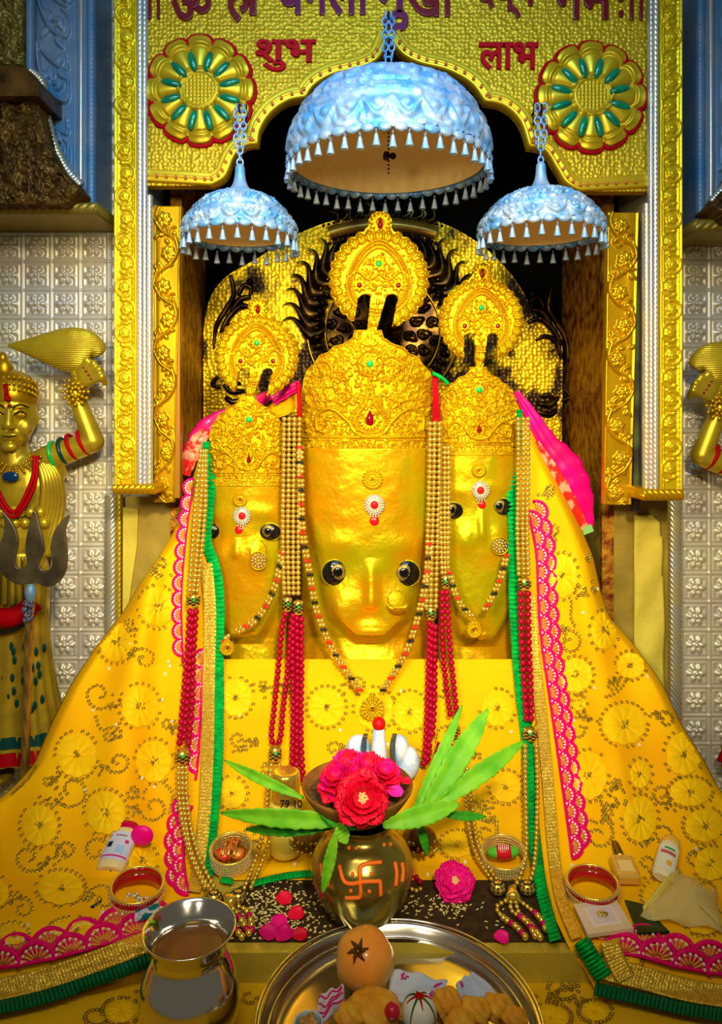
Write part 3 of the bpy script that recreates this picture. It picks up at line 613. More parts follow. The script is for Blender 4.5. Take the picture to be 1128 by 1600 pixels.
    for k in range(7): y = stem_t + 8 * sc_ + k * 11 * sc_; G.leaf(ccx + (tx - ccx) * min(1, (y - stem_t) / (yr(0.02) - stem_t)), y, PI / 2, 10 * sc_, hh)
    for k in range(12): a = k * PI / 6; G.petal(ccx + 2 * sc_ + cr_ * 0.06 * math.cos(a), ccy - cr_ * 1.1 + cr_ * 0.06 * math.sin(a), a, cr_ * 0.17, cr_ * 0.05, hh)
    for sg in (-1, 1): G.spiral(ccx + sg * 24 * sc_, ccy + cr_ * 0.86, 8 * sc_, 0, 1.1, sg, 3 * sc_, hh)
    G.fill(320, 3.0 * sc_, 5 * sc_, hh * 0.8)
    CD = FD - 0.004
    crest_o = G.build('crest', flat(CD), gold_crown, t, back=0.012)
    gem_disc('green_gem', P(ccx, ccy - 0.30 * cr_, CD - 0.012), 0.0072 * (0.5 + sc_ / 2), green_bright, crest_o)
    for sg in (-1, 1): gem_disc('red_gem', P(ccx + sg * 0.38 * cr_, ccy + 0.12 * cr_, CD - 0.012), 0.006 * (0.5 + sc_ / 2), ruby, crest_o)
    teardrop('red_gem', ccx + 2 * sc_, ccy - cr_ * 1.1, 5.5 * sc_, 10 * sc_, CD - 0.011, ruby, crest_o)
    # --- eyes of black glass with a gilt iris
    for i, (ex, ey, ew, eh) in enumerate(eyes):
        D = front(ex, ey) - 0.002; k = D / F; lx = face['look'][i]
        e = mk('eye', sph(P(ex, ey, D), (ew * k, 0.012, eh * k), 28, 12), mat('black eye glass', (0.004, 0.004, 0.004), 0.08, coat=1.0), t)
        ir = min(ew, eh) * (0.66 if kind == 'round' else 0.74)
        mk('iris', sph(P(ex + lx, ey - 1, D - 0.0075), (ir * k, 0.0052, ir * k), 24, 8), mat('gilt iris', (0.36, 0.24, 0.04), 0.3, 0.3, (0.14, 0.09, 0.015), 60), e)
        mk('pupil', sph(P(ex + lx * 1.15, ey - 1, D - 0.0105), (ir * 0.60 * k, 0.004, ir * 0.60 * k), 20, 8), mat('black pupil', (0.003, 0.003, 0.003), 0.08, coat=1), e)
        mk('gilt_rim', tube([P(ex + ew * math.cos(a), ey + eh * math.sin(a), D - 0.001) for a in np.linspace(0, 2 * PI, 36, endpoint=False)], 0.0016, 6, True), gold_leaf, e)
    # --- forehead ornaments
    fx0, f1, f2, f3 = face['tilak']
    D = front(fx0, f1) - 0.001; G1 = Relief(fx0 - 18 * s - 2, f1 - 18 * s - 2, fx0 + 18 * s + 2, f1 + 18 * s + 2, 0.8); r1 = np.hypot(G1.X - fx0, G1.Y - f1)
    rad = 17 * max(s, 0.72); G1.M = r1 < rad; G1.H = 0.002 + 0.0014 * np.cos(r1 * 1.4) + 0.001 * np.cos(np.arctan2(G1.Y - f1, G1.X - fx0) * 18)
    br1 = G1.build('gold_forehead_disc', flat(D), gold_crown, t, back=0.01); gem_disc('red_gem', P(fx0, f1, D - 0.005), 0.0028, ruby, br1)
    D2 = front(fx0, f2) - 0.003; r2 = 15.5 * max(s, 0.85)
    st = [sph(P(fx0 + 3 + r2 * 0.95 * q * math.cos(a), f2 + r2 * q * math.sin(a), D2 - 0.003), 0.0026, 7, 5) for q, n in ((1.0, 22), (0.78, 17)) for a in np.linspace(0, 2 * PI, n, endpoint=False)]
    st += [sph(P(fx0 + 3 + dx, f2 + r2 + dy, D2 - 0.002), 0.0024, 7, 5) for dx, dy in ((-6, 2), (-2, 3), (2, 3), (6, 2), (-3, 7), (1, 7))]
    cb = mk('stone_ring_ornament', join(st + [(lambda V: (V[0], V[1]))(sph(P(fx0 + 3, f2, D2), (r2 * 1.02 * D2 / F, 0.003, r2 * 1.02 * D2 / F), 26, 6))]), mat('white rhinestones', (0.75, 0.68, 0.45), 0.2, 0.3, (0.55, 0.47, 0.25), 200), t)
    gem_disc('red_dot', P(fx0 + 3, f2, D2 - 0.004), 0.0096 * max(s, 0.92), mat('red sindoor', (0.72, 0.004, 0.006), 0.45), cb, 0.0045)
    gem_disc('red_bindi', P(face['bx'], f3, front(face['bx'], f3) - 0.001), 0.0118 * max(s, 0.85), mat('red sindoor', (0.72, 0.004, 0.006), 0.45), t, 0.0035)
    # --- nose ring
    nx_, ny_, nr, sh = face['ring']; D = front(nx_, ny_) - 0.006; k = D / F
    if sh == 'moon':
        a = np.linspace(0.12, PI - 0.12, 24); o1 = [(nx_ + nr * math.cos(q), ny_ + nr * math.sin(q) - 4) for q in a]; o2 = [(nx_ + nr * 0.8 * math.cos(q), ny_ - 7 + nr * 0.42 * math.sin(q)) for q in a[::-1]]
        ng = mk('crescent_nose_ring', prism(o1 + o2, D, 0.003), gold_crown, t); mk('fine_hoop', tube([P(nx_ + nr * 0.9 * math.cos(q), ny_ - nr * 0.75 + nr * 0.9 * math.sin(q), D - 0.002) for q in np.linspace(0, 2 * PI, 30, endpoint=False)], 0.0009, 5, True), gold_crown, ng)
    else:
        ng = mk('nose_ring', tube([P(nx_ + nr * math.cos(q), ny_ + nr * math.sin(q), D - 0.002) for q in np.linspace(0, 2 * PI, 36, endpoint=False)], 0.0016, 6, True), gold_crown, t)
        yy = ny_ + nr * (0.55 if sh == 'hoop' else 0.0)
        if sh == 'hoop': mk('fine_hoop', tube([P(nx_ + nr * math.cos(q), ny_ - nr * 1.1 + nr * 1.4 * math.sin(q), D - 0.002) for q in np.linspace(0, 2 * PI, 36, endpoint=False)], 0.0009, 5, True), gold_crown, ng)
        mk('stone_cluster', join([sph(P(nx_ + q * math.cos(a), ny_ + q * math.sin(a), D - 0.004), 0.0024, 7, 5) for q, n in ((0, 1), (nr * 0.4, 7), (nr * 0.72, 12)) for a in np.linspace(0, 2 * PI, n, endpoint=False)]), mat('white rhinestones', (0.75, 0.68, 0.45), 0.2), ng)
    IDOLS[key] = (t, front, DF); return t
idol('c', 'largest crowned gold idol head, in the centre with two round glass eyes', 575, 104, 528, 712, 1048, (592, 436, 80),
     [(523, 895, 20.5, 20.5), (636, 896, 20.5, 20.5)], dict(cx=578, nx=580, ys=[690, 800, 850, 890, 930, 965, 1003], ws=[1.2, 1.15, 0.98, 0.90, 0.80, 0.66, 0.30], chin=1004, brow=868, nose=945, bx=585, tilak=(582, 749, 789, 814), ring=(621, 948, 17, 'moon'), look=(4, -4)), 'round')
idol('l', 'smaller crowned gold idol head on the left with almond eyes', 387, 60, 626, 760, 1048, (401, 556, 67),
     [(334, 830, 13.5, 12), (422, 831, 17.5, 13.5)], dict(cx=384, nx=372, ys=[740, 860, 920, 960, 1003], ws=[1.3, 1.25, 1.1, 0.85, 0.5], chin=1004, brow=838, nose=868, bx=373, tilak=(375, 781, 806, 828), ring=(404, 876, 14, 'hoop'), look=(-4, -3)), 'almond')
idol('r', 'smaller crowned gold idol head on the right with almond eyes', 747, 60, 580, 712, 1048, (752, 501, 68),
     [(709, 798, 16, 13.5), (786, 792, 15, 13.5)], dict(cx=748, nx=751, ys=[700, 850, 920, 960, 1003], ws=[1.3, 1.25, 1.1, 0.9, 0.55], chin=1008, brow=790, nose=840, bx=753, tilak=(748, 735, 766, 789), ring=(781, 853, 13.5, 'disc'), look=(-3, -5)), 'almond')

# ================================================================== THREE SILVER CANOPIES
def bell_mesh(k):
    V, Fc = lathe(smoothprof([(0.0005, 0.0), (0.0035, -0.001), (0.0042, -0.006), (0.0045, -0.010), (0.0072, -0.022), (0.0095, -0.027), (0.0085, -0.0285), (0.001, -0.024)], 14), 12)
    a = np.linspace(0, 2 * PI, 14, endpoint=False); ring = tube([(0.0036 * math.cos(q), 0, 0.0036 + 0.0036 * math.sin(q)) for q in a], 0.001, 5, True)
    V, Fc = join([(V, Fc), ring]); return V * k, Fc
def canopy(label, px, D, Rr, zr, zt, n_bell, bk, chain_top, chain_bot, finial, tiltx=0.0):
    cx = (px - CX) * D / F; hgt = zt - zr
    t = thing('silver_canopy', label, 'canopy', (cx, D, zr)); NT = 300; hw_ = Relief(0, 0, 600, 130, 2.0); U = 600.0
    # arabesque relief on the dome, repeated around it
    nrep = 12 if Rr > 0.2 else 9
    for k in range(-1, nrep + 1):
        x0 = k * U / nrep; w_ = U / nrep
        hw_.scroll(x0 + w_ * 0.28, 36, 12, 0, 1, 0.009); hw_.scroll(x0 + w_ * 0.75, 36, 12, PI, -1, 0.009); hw_.flower(x0 + w_ * 0.5, 58, 11, 6, 0.009)
        hw_.ridge(cr([(x0, 72), (x0 + w_ * 0.25, 60), (x0 + w_ * 0.5, 72), (x0 + w_ * 0.75, 60), (x0 + w_, 72)]), 2.2, 0.008)
        hw_.leaf(x0 + w_ * 0.02, 70, -PI / 2, 22, 0.009); hw_.leaf(x0 + w_ * 0.5, 44, -PI / 2, 20, 0.009)
        for j in range(2):
            xx = x0 + w_ * (0.25 + 0.5 * j); hw_.ridge(cr([(xx - w_ * 0.25, 104), (xx - w_ * 0.12, 117), (xx, 122), (xx + w_ * 0.12, 117), (xx + w_ * 0.25, 104)]), 2.4, 0.009); hw_.dome(xx, 110, 6, 0.009)
    hw_.ridge([(0, 82), (600, 82)], 2, 0.008); hw_.ridge([(0, 98), (600, 98)], 2, 0.008); hw_.beads([(0, 87.5), (600, 87.5)], 2.2, 0.004); hw_.beads([(0, 93), (600, 93)], 2.2, 0.006)
    hw_.fill(700, 5, 11, 0.007, 0.003)
    def prof(v):     # v 0 at the top, 1 at the rim
        if Rr > 0.2: pts = [(0.0, 1.0), (0.30, 0.99), (0.52, 0.92), (0.70, 0.80), (0.84, 0.62), (0.93, 0.42), (0.98, 0.22), (1.0, 0.0)]
        else: pts = [(0.0, 1.0), (0.16, 0.97), (0.36, 0.90), (0.58, 0.76), (0.76, 0.56), (0.88, 0.36), (0.96, 0.17), (1.0, 0.0)]
        q = smoothprof(pts, 80); uu = np.linspace(0, 1, 80); return np.interp(v, uu, q[:, 0]), np.interp(v, uu, q[:, 1])
    def pos(X, Y, H):
        r_, z_ = prof(Y / 130.0); a = X / 600.0 * 2 * PI; r_ = r_ * Rr + H * np.clip(Y / 30, 0, 1); return np.stack([cx + r_ * np.cos(a), D + r_ * np.sin(a), zr + z_ * hgt + H * 0.3], -1)
    hw_.build('dome', pos, canopy_m, t, back=0)
    vi = np.linspace(0, 1, 24); ri, zi = prof(vi); V, Fc = lathe(np.stack([ri * (Rr - 0.009) + 0.0005, zi * (hgt - 0.008)], -1), 72, (cx, D, zr)); mk('lining', (V, Fc), canopy_in, t)
    # scalloped skirt of medallions
    ns = n_bell; sk = Relief(0, 0, 600, 26, 1.5); 
    sk.M = sk.Y < 13 + 12 * np.abs(np.sin(sk.X / 600 * PI * ns)) ** 0.6
    for k in range(ns): sk.dome((k + 0.5) * 600 / ns, 12, 600 / ns * 0.42, 0.005, ry=12)
    sk.build('skirt', lambda X, Y, H: np.stack([cx + (Rr + 0.001 + H) * np.cos(X / 600 * 2 * PI), D + (Rr + 0.001 + H) * np.sin(X / 600 * 2 * PI), zr + 0.004 - Y / 26 * 0.020 * bk], -1), canopy_m, t, back=0.003)
    me = mesh('bell', *bell_mesh(bk), canopy_m)
    for k in range(n_bell):
        a = 2 * PI * (k + 0.0) / n_bell; o = link('bell', me, t); o.location = (cx + (Rr + 0.001) * math.cos(a), D + (Rr + 0.001) * math.sin(a), zr - 0.017 * bk - 0.004 * (k % 2)); o.rotation_euler = (0, 0, a)
    if finial: mk('finial', lathe(smoothprof([(0.045, -0.012), (0.022, 0.004), (0.014, 0.02), (0.0105, 0.045), (0.012, 0.052), (0.008, 0.06), (0.002, 0.062)], 20), 20, (cx, D, zt)), canopy_m, t)
    else:
        mk('finial', lathe(smoothprof([(0.03, -0.004), (0.018, 0.004), (0.008, 0.014), (0.002, 0.02)], 12), 20, (cx, D, zt)), canopy_m, t)
        a0 = (cx + 0.0, D, zr + hgt - 0.05)
        pb = [sph((cx, D, zr + hgt - 0.05 - q * 0.009), 0.0028, 6, 5) for q in range(18)] + [sph((cx + 0.010 * math.cos(q * 2.1), D + 0.010 * math.sin(q * 2.1), zr + hgt - 0.165), 0.008, 8, 6) for q in range(3)]
        mk('inner_pendant', join(pb), bronze, t)
    za = zt + (0.06 if finial else 0.016); zb = (HY - chain_top) * (AD - 0.03) / F; n = int((zb - za) / 0.0135); lk = []
    for k in range(n + 1):
        for dx in ((-0.0075, 0.0075) if k > 2 else (0,)):
            c0 = np.array([cx + dx, D + (k % 2) * 0.003, za + (zb - za) * (k + 0.3) / n]); b_ = (k % 2) * PI / 2 + rnd.uniform(-0.4, 0.4)
            lk.append(tube([c0 + np.array([0.0068 * math.cos(q) * math.cos(b_), 0.0068 * math.cos(q) * math.sin(b_), 0.0095 * math.sin(q)]) for q in np.linspace(0, 2 * PI, 12, endpoint=False)], 0.0022, 6, True))
    mk('chain', join(lk), canopy_m, t)
    mk('hook', tube(cr([(cx, AD + 0.005, zb + 0.02), (cx, AD - 0.03, zb + 0.025), (cx, D - 0.004, zb + 0.009), (cx, D + 0.002, zb - 0.009), (cx, AD - 0.005, zb + 0.002)]), 0.0025, 6), bronze, t)
    mk('hook_pin', tube([(cx + 0.002, AD - 0.012, zb - 0.004), (cx + 0.002, AD - 0.012, zb + 0.045)], 0.0016, 6), bronze, t)
canopy('large silver canopy with bells, hanging in the centre of the arch', 607, 1.66, 0.226, 0.575, 0.757, 44, 1.0, 48, 128, False)
canopy('smaller silver canopy hanging over the left idol, below the left green rosette', 375, 1.66, 0.126, 0.415, 0.513, 26, 0.9, 188, 260, True)
canopy('smaller silver canopy hanging over the right idol, below the right green rosette', 845, 1.66, 0.138, 0.42, 0.518, 28, 0.9, 188, 260, True)
# ================================================================== YELLOW EMBROIDERED DRAPES
TY = [560, 640, 780, 900, 980, 1040, 1080, 1120, 1200, 1300, 1370, 1400, 1440, 1475, 1520, 1560, 1620]
TDv = [1.88, 1.86, 1.80, 1.765, 1.745, 1.725, 1.68, 1.625, 1.51, 1.395, 1.315, 1.258, 1.188, 1.138, 1.122, 1.10, 1.05]
def TD(y): return np.interp(y, TY, TDv)
cloth_m = mat('yellow georgette cloth', (0.97, 0.535, 0.001), 0.75, 0, (0.95, 0.43, 0.001), 5, ('noise', 220, 0.12, 0.002), spec=0.08)
emb_m = mat('pale yellow thread embroidery', (0.98, 0.61, 0.004), 0.6, 0, (0.97, 0.53, 0.002), 60, spec=0.1)
seq_m = mat('brown gold sequins', (0.30, 0.16, 0.01), 0.22, 0.6, (0.50, 0.32, 0.02), 120)
white_seq = mat('white sequins', (0.95, 0.93, 0.75), 0.2, 0.2)
zari_m = mat('gold zari braid', (0.85, 0.55, 0.06), 0.35, 0.5, (0.60, 0.36, 0.02), 150, ('voronoi', 400, 0.7, 0.002))
pink_m = mat('magenta cord', (0.80, 0.0, 0.13), 0.5, spec=0.15); lace_in = mat('orange pink lace ground', (0.80, 0.22, 0.03), 0.55, 0, (0.78, 0.06, 0.08), 80)
thread_m = mat('orange thread', (0.85, 0.36, 0.06), 0.45); pearl_m = mat('pale lace beads', (0.88, 0.66, 0.42), 0.3, 0, (0.92, 0.80, 0.66), 60)
green_m = mat('green frill', (0.0, 0.48, 0.05), 0.6, 0, (0.0, 0.26, 0.04), 60, spec=0.1)
def gsurf(x, y, side): 
    d = float(TD(y)); 
    return d
def foldf(side):
    def f(X, Y):
        if side == 0: a = 0.004 * np.sin(X * 0.035 + 1.1 * np.sin(Y * 0.012)) + 0.003 * np.sin(Y * 0.05 + X * 0.02); return a * np.clip((Y - 1040) / 60, 0, 1)
        ax, ay = (318, 640) if side < 0 else (812, 600)
        an = np.arctan2(np.abs(X - ax), Y - ay + 40); amp = np.clip((Y - ay) / 300, 0.15, 1) * np.clip((1500 - Y) / 200, 0.1, 1)
        xin = 345 - X if side < 0 else X - np.interp(Y, [700, 1000, 1250, 1400], [835, 850, 890, 920]); amp = amp * np.clip(xin / 90, 0.15, 1)
        return amp * (0.026 * np.sin(an * 17 + 0.8) + 0.013 * np.sin(an * 37 + Y * 0.008) + 0.005 * np.sin(Y * 0.02 + X * 0.013))
    return f
class Drape:
    def __init__(s, name, label, side, rows, warp=0.0, off=0.0):
        s.side = side; s.fold = foldf(side); s.off = off
        rows = np.array(rows, float); s.rows = rows
        ys = np.concatenate([np.arange(rows[0, 0], rows[-1, 0], 3.5), [rows[-1, 0]]]); nc = 110
        t_ = np.linspace(0, 1, nc); xl = np.interp(ys, rows[:, 0], rows[:, 1]); xr = np.interp(ys, rows[:, 0], rows[:, 2])
        for _ in range(5): xl[1:-1] = (xl[:-2] + 2 * xl[1:-1] + xl[2:]) / 4; xr[1:-1] = (xr[:-2] + 2 * xr[1:-1] + xr[2:]) / 4
        X = xl[:, None] + (xr - xl)[:, None] * t_; Y = ys[:, None] + 0 * X
        if warp: Y = Y + warp * np.clip((Y - 1400) / 90, 0, 1) * (((X.max() - X) if side < 0 else (X - X.min())) / 340.0)
        # cloth turns back at the free silhouette edge
        D = s.D(X, Y); u = t_ if side < 0 else 1 - t_
        if side: 
            e = np.clip(1 - (u[None, :] * (xr - xl)[:, None]) / 16.0, 0, 1); D = D + 0.05 * e ** 2 * np.clip((1300 - Y) / 100, 0, 1)
        V = Pn(X, Y, D); V[..., 0] = (X - CX) * D / F; 
        s.t = thing(name, label, 'cloth', (float(V[-1, nc // 2, 0]), float(V[-1, nc // 2, 1]), -0.82))
        o = mk('cloth', (V.reshape(-1, 3), gridF(len(ys), nc)), cloth_m, s.t); solid(o, 0.0015, 1); s.flw = []; s.seq = []; s.wseq = []
    def D(s, X, Y):
        X, Y = np.asarray(X, float), np.asarray(Y, float); d = TD(Y) + s.off + s.fold(X, Y); yy = np.maximum(Y, 1200)
        return np.where(Y > 1290, np.minimum(d, np.where(yy < 1479, 0.8165, 0.8600) * F / (yy - HY)), d)
    def pt(s, x, y, up=0.0): return P(x, y, float(s.D(x, y)) - up)
    def inside(s, x, y):
        r = s.rows
        if y < r[0, 0] or y > r[-1, 0]: return False
        return np.interp(y, r[:, 0], r[:, 1]) + 4 < x < np.interp(y, r[:, 0], r[:, 2]) - 4
    def flower(s, cx, cy, rx, ry=None, a0=0.0, ring=True):
        ry = ry or rx * 0.95; nr, na = 9, 72; r = np.linspace(0.04, 1, nr)[:, None]; a = np.linspace(0, 2 * PI, na, endpoint=False)[None, :]
        np_ = 9 + int(rx) % 3; ed = 1 - 0.10 * (1 - np.abs(np.cos(a * np_ / 2 + a0)) ** 0.6)
        X = cx + rx * r * ed * np.cos(a); Y = cy + ry * r * ed * np.sin(a)
        H = 0.0015 + 0.0045 * np.sin(PI * np.clip(r, 0, 0.97)) ** 0.7 * (0.45 + 0.55 * np.abs(np.cos(a * np_ / 2 + a0))) + 0.0007 * np.cos(a * 36) * r
        V = Pn(X, Y, s.D(X, Y) - H - 0.001 * (1 - 0 * r)); m = V.reshape(-1, 3)
        ok = np.array([[s.inside(x, y) for x, y in zip(xx, yy)] for xx, yy in zip(X, Y)]); Fc = gridF(nr, na, True); keep = ok.ravel()[Fc].all(1)
        if keep.any(): s.flw.append((m, Fc[keep]))
        if ring:
            n = int(2 * PI * rx / 8)
            for k in range(n):
                if rnd.random() < 0.82: s.sq(cx + (rx + 3.5) * math.cos(2 * PI * k / n), cy + (ry + 3.5) * math.sin(2 * PI * k / n))
        for k in range(9): s.sq(cx + rnd.uniform(-6, 6), cy + rnd.uniform(-6, 6), up=0.004)
    def sq(s, x, y, r=2.9, up=0.0012, white=False):
        if not s.inside(x, y): return
        c = s.pt(x, y, up); k = r * c.y / F; a = np.linspace(0, 2 * PI, 9, endpoint=False); tl = rnd.uniform(-0.6, 0.6)
        nn = Vector((0, -0.55, 0.83)) if y > 1060 else Vector((0, -1, 0.1)); nn = (nn + Vector((tl * 0.4, 0, 0))).normalized(); ux = Vector((1, 0, 0)); uy = nn.cross(ux)
        rr = [(0.42, 0.0003), (0.7, 0.0009), (1.0, 0.0004)]
        V = [tuple(c + ux * (k * q * math.cos(b)) + uy * (k * q * math.sin(b)) + nn * h) for q, h in rr for b in a]
        (s.wseq if white else s.seq).append((np.array(V), gridF(3, 9, True)))
    def run(s, pts, gap=6.5):
        for q in resample(cr(pts), gap): s.sq(q[0] + rnd.uniform(-0.6, 0.6), q[1] + rnd.uniform(-0.6, 0.6))
    def curl(s, cx, cy, r, a0, sg):
        t = np.linspace(0, 1, 26); a = a0 + sg * t * 2 * PI * 1.15; rr = r * (1 - 0.8 * t); s.run(np.stack([cx + rr * np.cos(a), cy + 0.95 * rr * np.sin(a)], -1))
        ex, ey = cx + r * math.cos(a0), cy + r * math.sin(a0)
        for k in range(11): s.sq(ex + rnd.gauss(0, 7), ey + rnd.gauss(0, 6))
    def done(s):
        for f in s.flw: mk('embroidered_flower', f, emb_m, s.t)
        if s.seq: o = mk('sequins', join(s.seq), seq_m, s.t); o['kind'] = 'stuff'
        for _ in range(26):
            r = s.rows; y = rnd.uniform(max(r[0, 0], 900), r[-1, 0]); x = rnd.uniform(np.interp(y, r[:, 0], r[:, 1]), np.interp(y, r[:, 0], r[:, 2])); s.sq(x, y, 2.4, 0.003, True)
        o = mk('white_sequins', join(s.wseq), white_seq, s.t); o['kind'] = 'stuff'
    # ---- trims that follow a path in the picture plane, lying on the cloth
    def ribbon(s, name, pts, wd, m, lines=3, up=0.002, ruffle=0.0, pitch=7.0, label=None):
        q = resample(cr(pts), 1.6); T = np.gradient(q, axis=0); T /= np.linalg.norm(T, axis=1)[:, None] + 1e-9; Nn = np.stack([-T[:, 1], T[:, 0]], -1); nw = 9
        u = np.linspace(-0.5, 0.5, nw); V = []
        ph = np.cumsum(0.7 + 0.6 * nrnd.random(len(q)))
        for i in range(len(q)):
            w_ = wd * (1 + (0.16 * math.sin(ph[i] * 2.2) if ruffle else 0)); xx = q[i, 0] + Nn[i, 0] * u * w_; yy = q[i, 1] + Nn[i, 1] * u * w_
            h = up + 0.004 + (ruffle * (0.5 + 0.5 * math.sin(2 * PI * i * 1.6 / pitch + 0.5 * math.sin(i * 0.21))) * (0.3 + np.cos(u * PI)) if ruffle else 0.0012 * np.abs(np.cos(u * PI * lines)) + 0.0006 * math.sin(i * 1.9))
            V.append(Pn(xx, yy, s.D(xx, yy) - h))
        o = mk(name, (np.array(V).reshape(-1, 3), gridF(len(q), nw)), m, s.t, label=label); solid(o, 0.001, 1); return o
    def lace(s, pts, side, rad=17, gap=27, rows=(0, -11), up=0.003):
        pink, gr, th, be = [], [], [], []
        for ri, ro in enumerate(rows):
            q = resample(cr(pts), gap)
            T = np.gradient(q, axis=0); T /= np.linalg.norm(T, axis=1)[:, None]; Nn = np.stack([-T[:, 1], T[:, 0]], -1) * side
            for i in range(len(q) - 1):
                c = q[i] + T[i] * (gap * 0.5 * ri) + Nn[i] * ro; t_, n_ = T[i], Nn[i]; u0 = up + 0.003 * ri
                def W(r_, a, h=0.0):
                    x = c[0] + r_ * (math.cos(a) * t_[0] + math.sin(a) * n_[0]); y = c[1] + r_ * (math.cos(a) * t_[1] + math.sin(a) * n_[1]); return s.pt(x, y, u0 + h)
                pink.append(tube([W(rad, a) for a in np.linspace(-0.1, PI + 0.1, 13)], 0.0042, 6))
                V = [tuple(W(r_, a, -0.001)) for r_ in (0.5, rad * 0.5, rad) for a in np.linspace(0, PI, 11)]; gr.append((np.array(V), gridF(3, 11)))
                for k in range(8):
                    a = PI * (k + 0.5) / 8; th.append(tube([W(rad * 0.25, a, 0.001), W(rad * 0.72, a, 0.0015)], 0.0013, 5)); be.append(sph(W(rad * 0.78, a, 0.0018), 0.0027, 6, 5))
            pink.append(tube([s.pt(p[0] + Nn[j][0] * ro, p[1] + Nn[j][1] * ro, up + 0.003 * ri + 0.001) for j, p in enumerate(q)], 0.003, 6))
        o = mk('lace_border', join(pink), pink_m, s.t); mk('lace_ground', join(gr), lace_in, o); mk('lace_threads', join(th), thread_m, o); mk('lace_beads', join(be), pearl_m, o)

# ---- the left drape
L = Drape('yellow_drape', 'yellow sequinned drape spreading from the left idol down to the lower left', -1,
  [(690, 317, 325), (760, 298, 331), (830, 272, 324), (880, 241, 338), (915, 216, 342), (960, 190, 344), (1010, 150, 345), (1070, 110, 345), (1130, 80, 344), (1195, 52, 342), (1230, 20, 340), (1262, -20, 336), (1300, -90, 330), (1375, -120, 322), (1402, -130, 318), (1432, -135, 262), (1452, -140, 236), (1480, -140, 232), (1500, -140, 232)], warp=62)
for a in ((246, 948, 27, 31), (182, 1003, 27, 31), (218, 1104, 29, 33), (240, 1190, 28, 33), (120, 1180, 31, 35), (165, 1270, 31, 34), (62, 1290, 28, 32), (95, 1388, 36, 26), (222, 1345, 22, 24), (118, 1452, 40, 16), (300, 1040, 13, 20), (-10, 1395, 24, 24), (20, 1460, 22, 16)): L.flower(*a, a0=rnd.uniform(0, 3))
for a in ((250, 880, 14, 2, 1), (155, 1085, 26, 0.6, 1), (225, 1030, 20, 3.5, 1), (185, 1190, 20, 2.5, -1), (240, 1262, 25, 3.0, -1), (112, 1235, 30, 2.6, -1), (45, 1340, 26, 0.3, 1), (150, 1330, 26, 0.8, -1), (105, 1330, 16, 3, 1), (160, 1405, 25, 3.3, 1), (35, 1420, 20, 3.9, 1), (265, 830, 9, 3, 1), (205, 1240, 10, 0, 1), (75, 1220, 9, 0, 1), (170, 1150, 10, 0, 1), (262, 1130, 10, 1, 1), (205, 975, 12, 1, 1)): L.curl(*a)
for p in (([(20, 1240), (45, 1215), (60, 1190)]), ([(60, 1460), (85, 1470), (110, 1462)]), ([(150, 1120), (160, 1140), (190, 1130)]), ([(250, 1220), (270, 1240), (265, 1270)])): L.run(p)
L.done()
L.lace([(300, 762), (289, 850), (283, 930), (284, 1000), (286, 1050)], -1 * -1, rad=13, gap=25, rows=(0,))
L.lace([(318, 1030), (314, 1100), (308, 1200), (300, 1240)], 1, rad=15, gap=27, rows=(0,))
L.lace([(288, 1262), (276, 1310), (279, 1370), (286, 1400)], 1, rad=17, gap=27, rows=(0, -10))
L.lace([(236, 1436), (180, 1452), (100, 1476), (20, 1492), (-60, 1505)], 1, rad=30, gap=54, rows=(0, -17))
L.ribbon('zari_braid', [(322, 880), (328, 960), (326, 1060), (324, 1180), (318, 1290), (304, 1395)], 20, zari_m, 4, up=0.006)
L.ribbon('zari_braid', [(234, 1470), (150, 1502), (60, 1532), (-60, 1558)], 34, zari_m, 6, up=0.007)
L.ribbon('green_frill', [(324, 690), (330, 740), (325, 800), (322, 845), (334, 880), (342, 930), (341, 1040), (341, 1140), (338, 1220), (332, 1290), (324, 1370)], 17, green_m, ruffle=0.007)
L.ribbon('green_frill', [(234, 1500), (150, 1530), (60, 1560), (-60, 1585)], 22, mat('dark green frill', (0.0, 0.14, 0.04), 0.6), ruffle=0.009, up=0.004)

# ---- the right drape
Rr_ = Drape('yellow_drape', 'yellow sequinned drape spreading from the right idol down to the lower right', 1,
  [(625, 806, 812), (700, 804, 846), (760, 802, 874), (830, 803, 910), (870, 805, 927), (930, 808, 940), (965, 810, 952), (1000, 813, 985), (1035, 815, 1012), (1070, 818, 1036), (1130, 824, 1064), (1180, 829, 1096), (1230, 835, 1122), (1250, 838, 1140), (1300, 843, 1220), (1375, 852, 1240), (1430, 866, 1250), (1478, 892, 1255), (1500, 912, 1258), (1530, 930, 1260)], warp=40)
for a in ((879, 900, 22, 34), (900, 1055, 25, 27), (975, 1132, 34, 32), (920, 1212, 28, 38), (1000, 1280, 26, 36), (944, 985, 20, 30), (985, 1040, 22, 20), (1068, 1178, 28, 34), (1078, 1238, 32, 22), (1100, 1290, 30, 26), (840, 1140, 6, 8), (1000, 1210, 16, 22), (1110, 1350, 26, 26), (905, 1100, 10, 10), (1030, 1400, 26, 22), (1100, 1440, 30, 20), (975, 1500, 26, 14)): Rr_.flower(*a, a0=rnd.uniform(0, 3))
for a in ((890, 1005, 22, 4.4, 1), (905, 1140, 22, 5.4, -1), (1040, 1125, 16, 3.6, 1), (955, 1070, 11, 5, 1), (1035, 1240, 18, 1, 1), (935, 1305, 26, 5, 1), (965, 1225, 10, 2, 1), (865, 830, 14, 2, 1), (860, 765, 9, 2, 1), (1035, 1310, 24, 3, 1), (1085, 1340, 16, 0, 1), (905, 925, 10, 0, -1), (1010, 1350, 15, 1, -1), (1105, 1395, 20, 3, 1), (950, 1260, 8, 0, 1), (920, 870, 8, 0, 1)): Rr_.curl(*a)
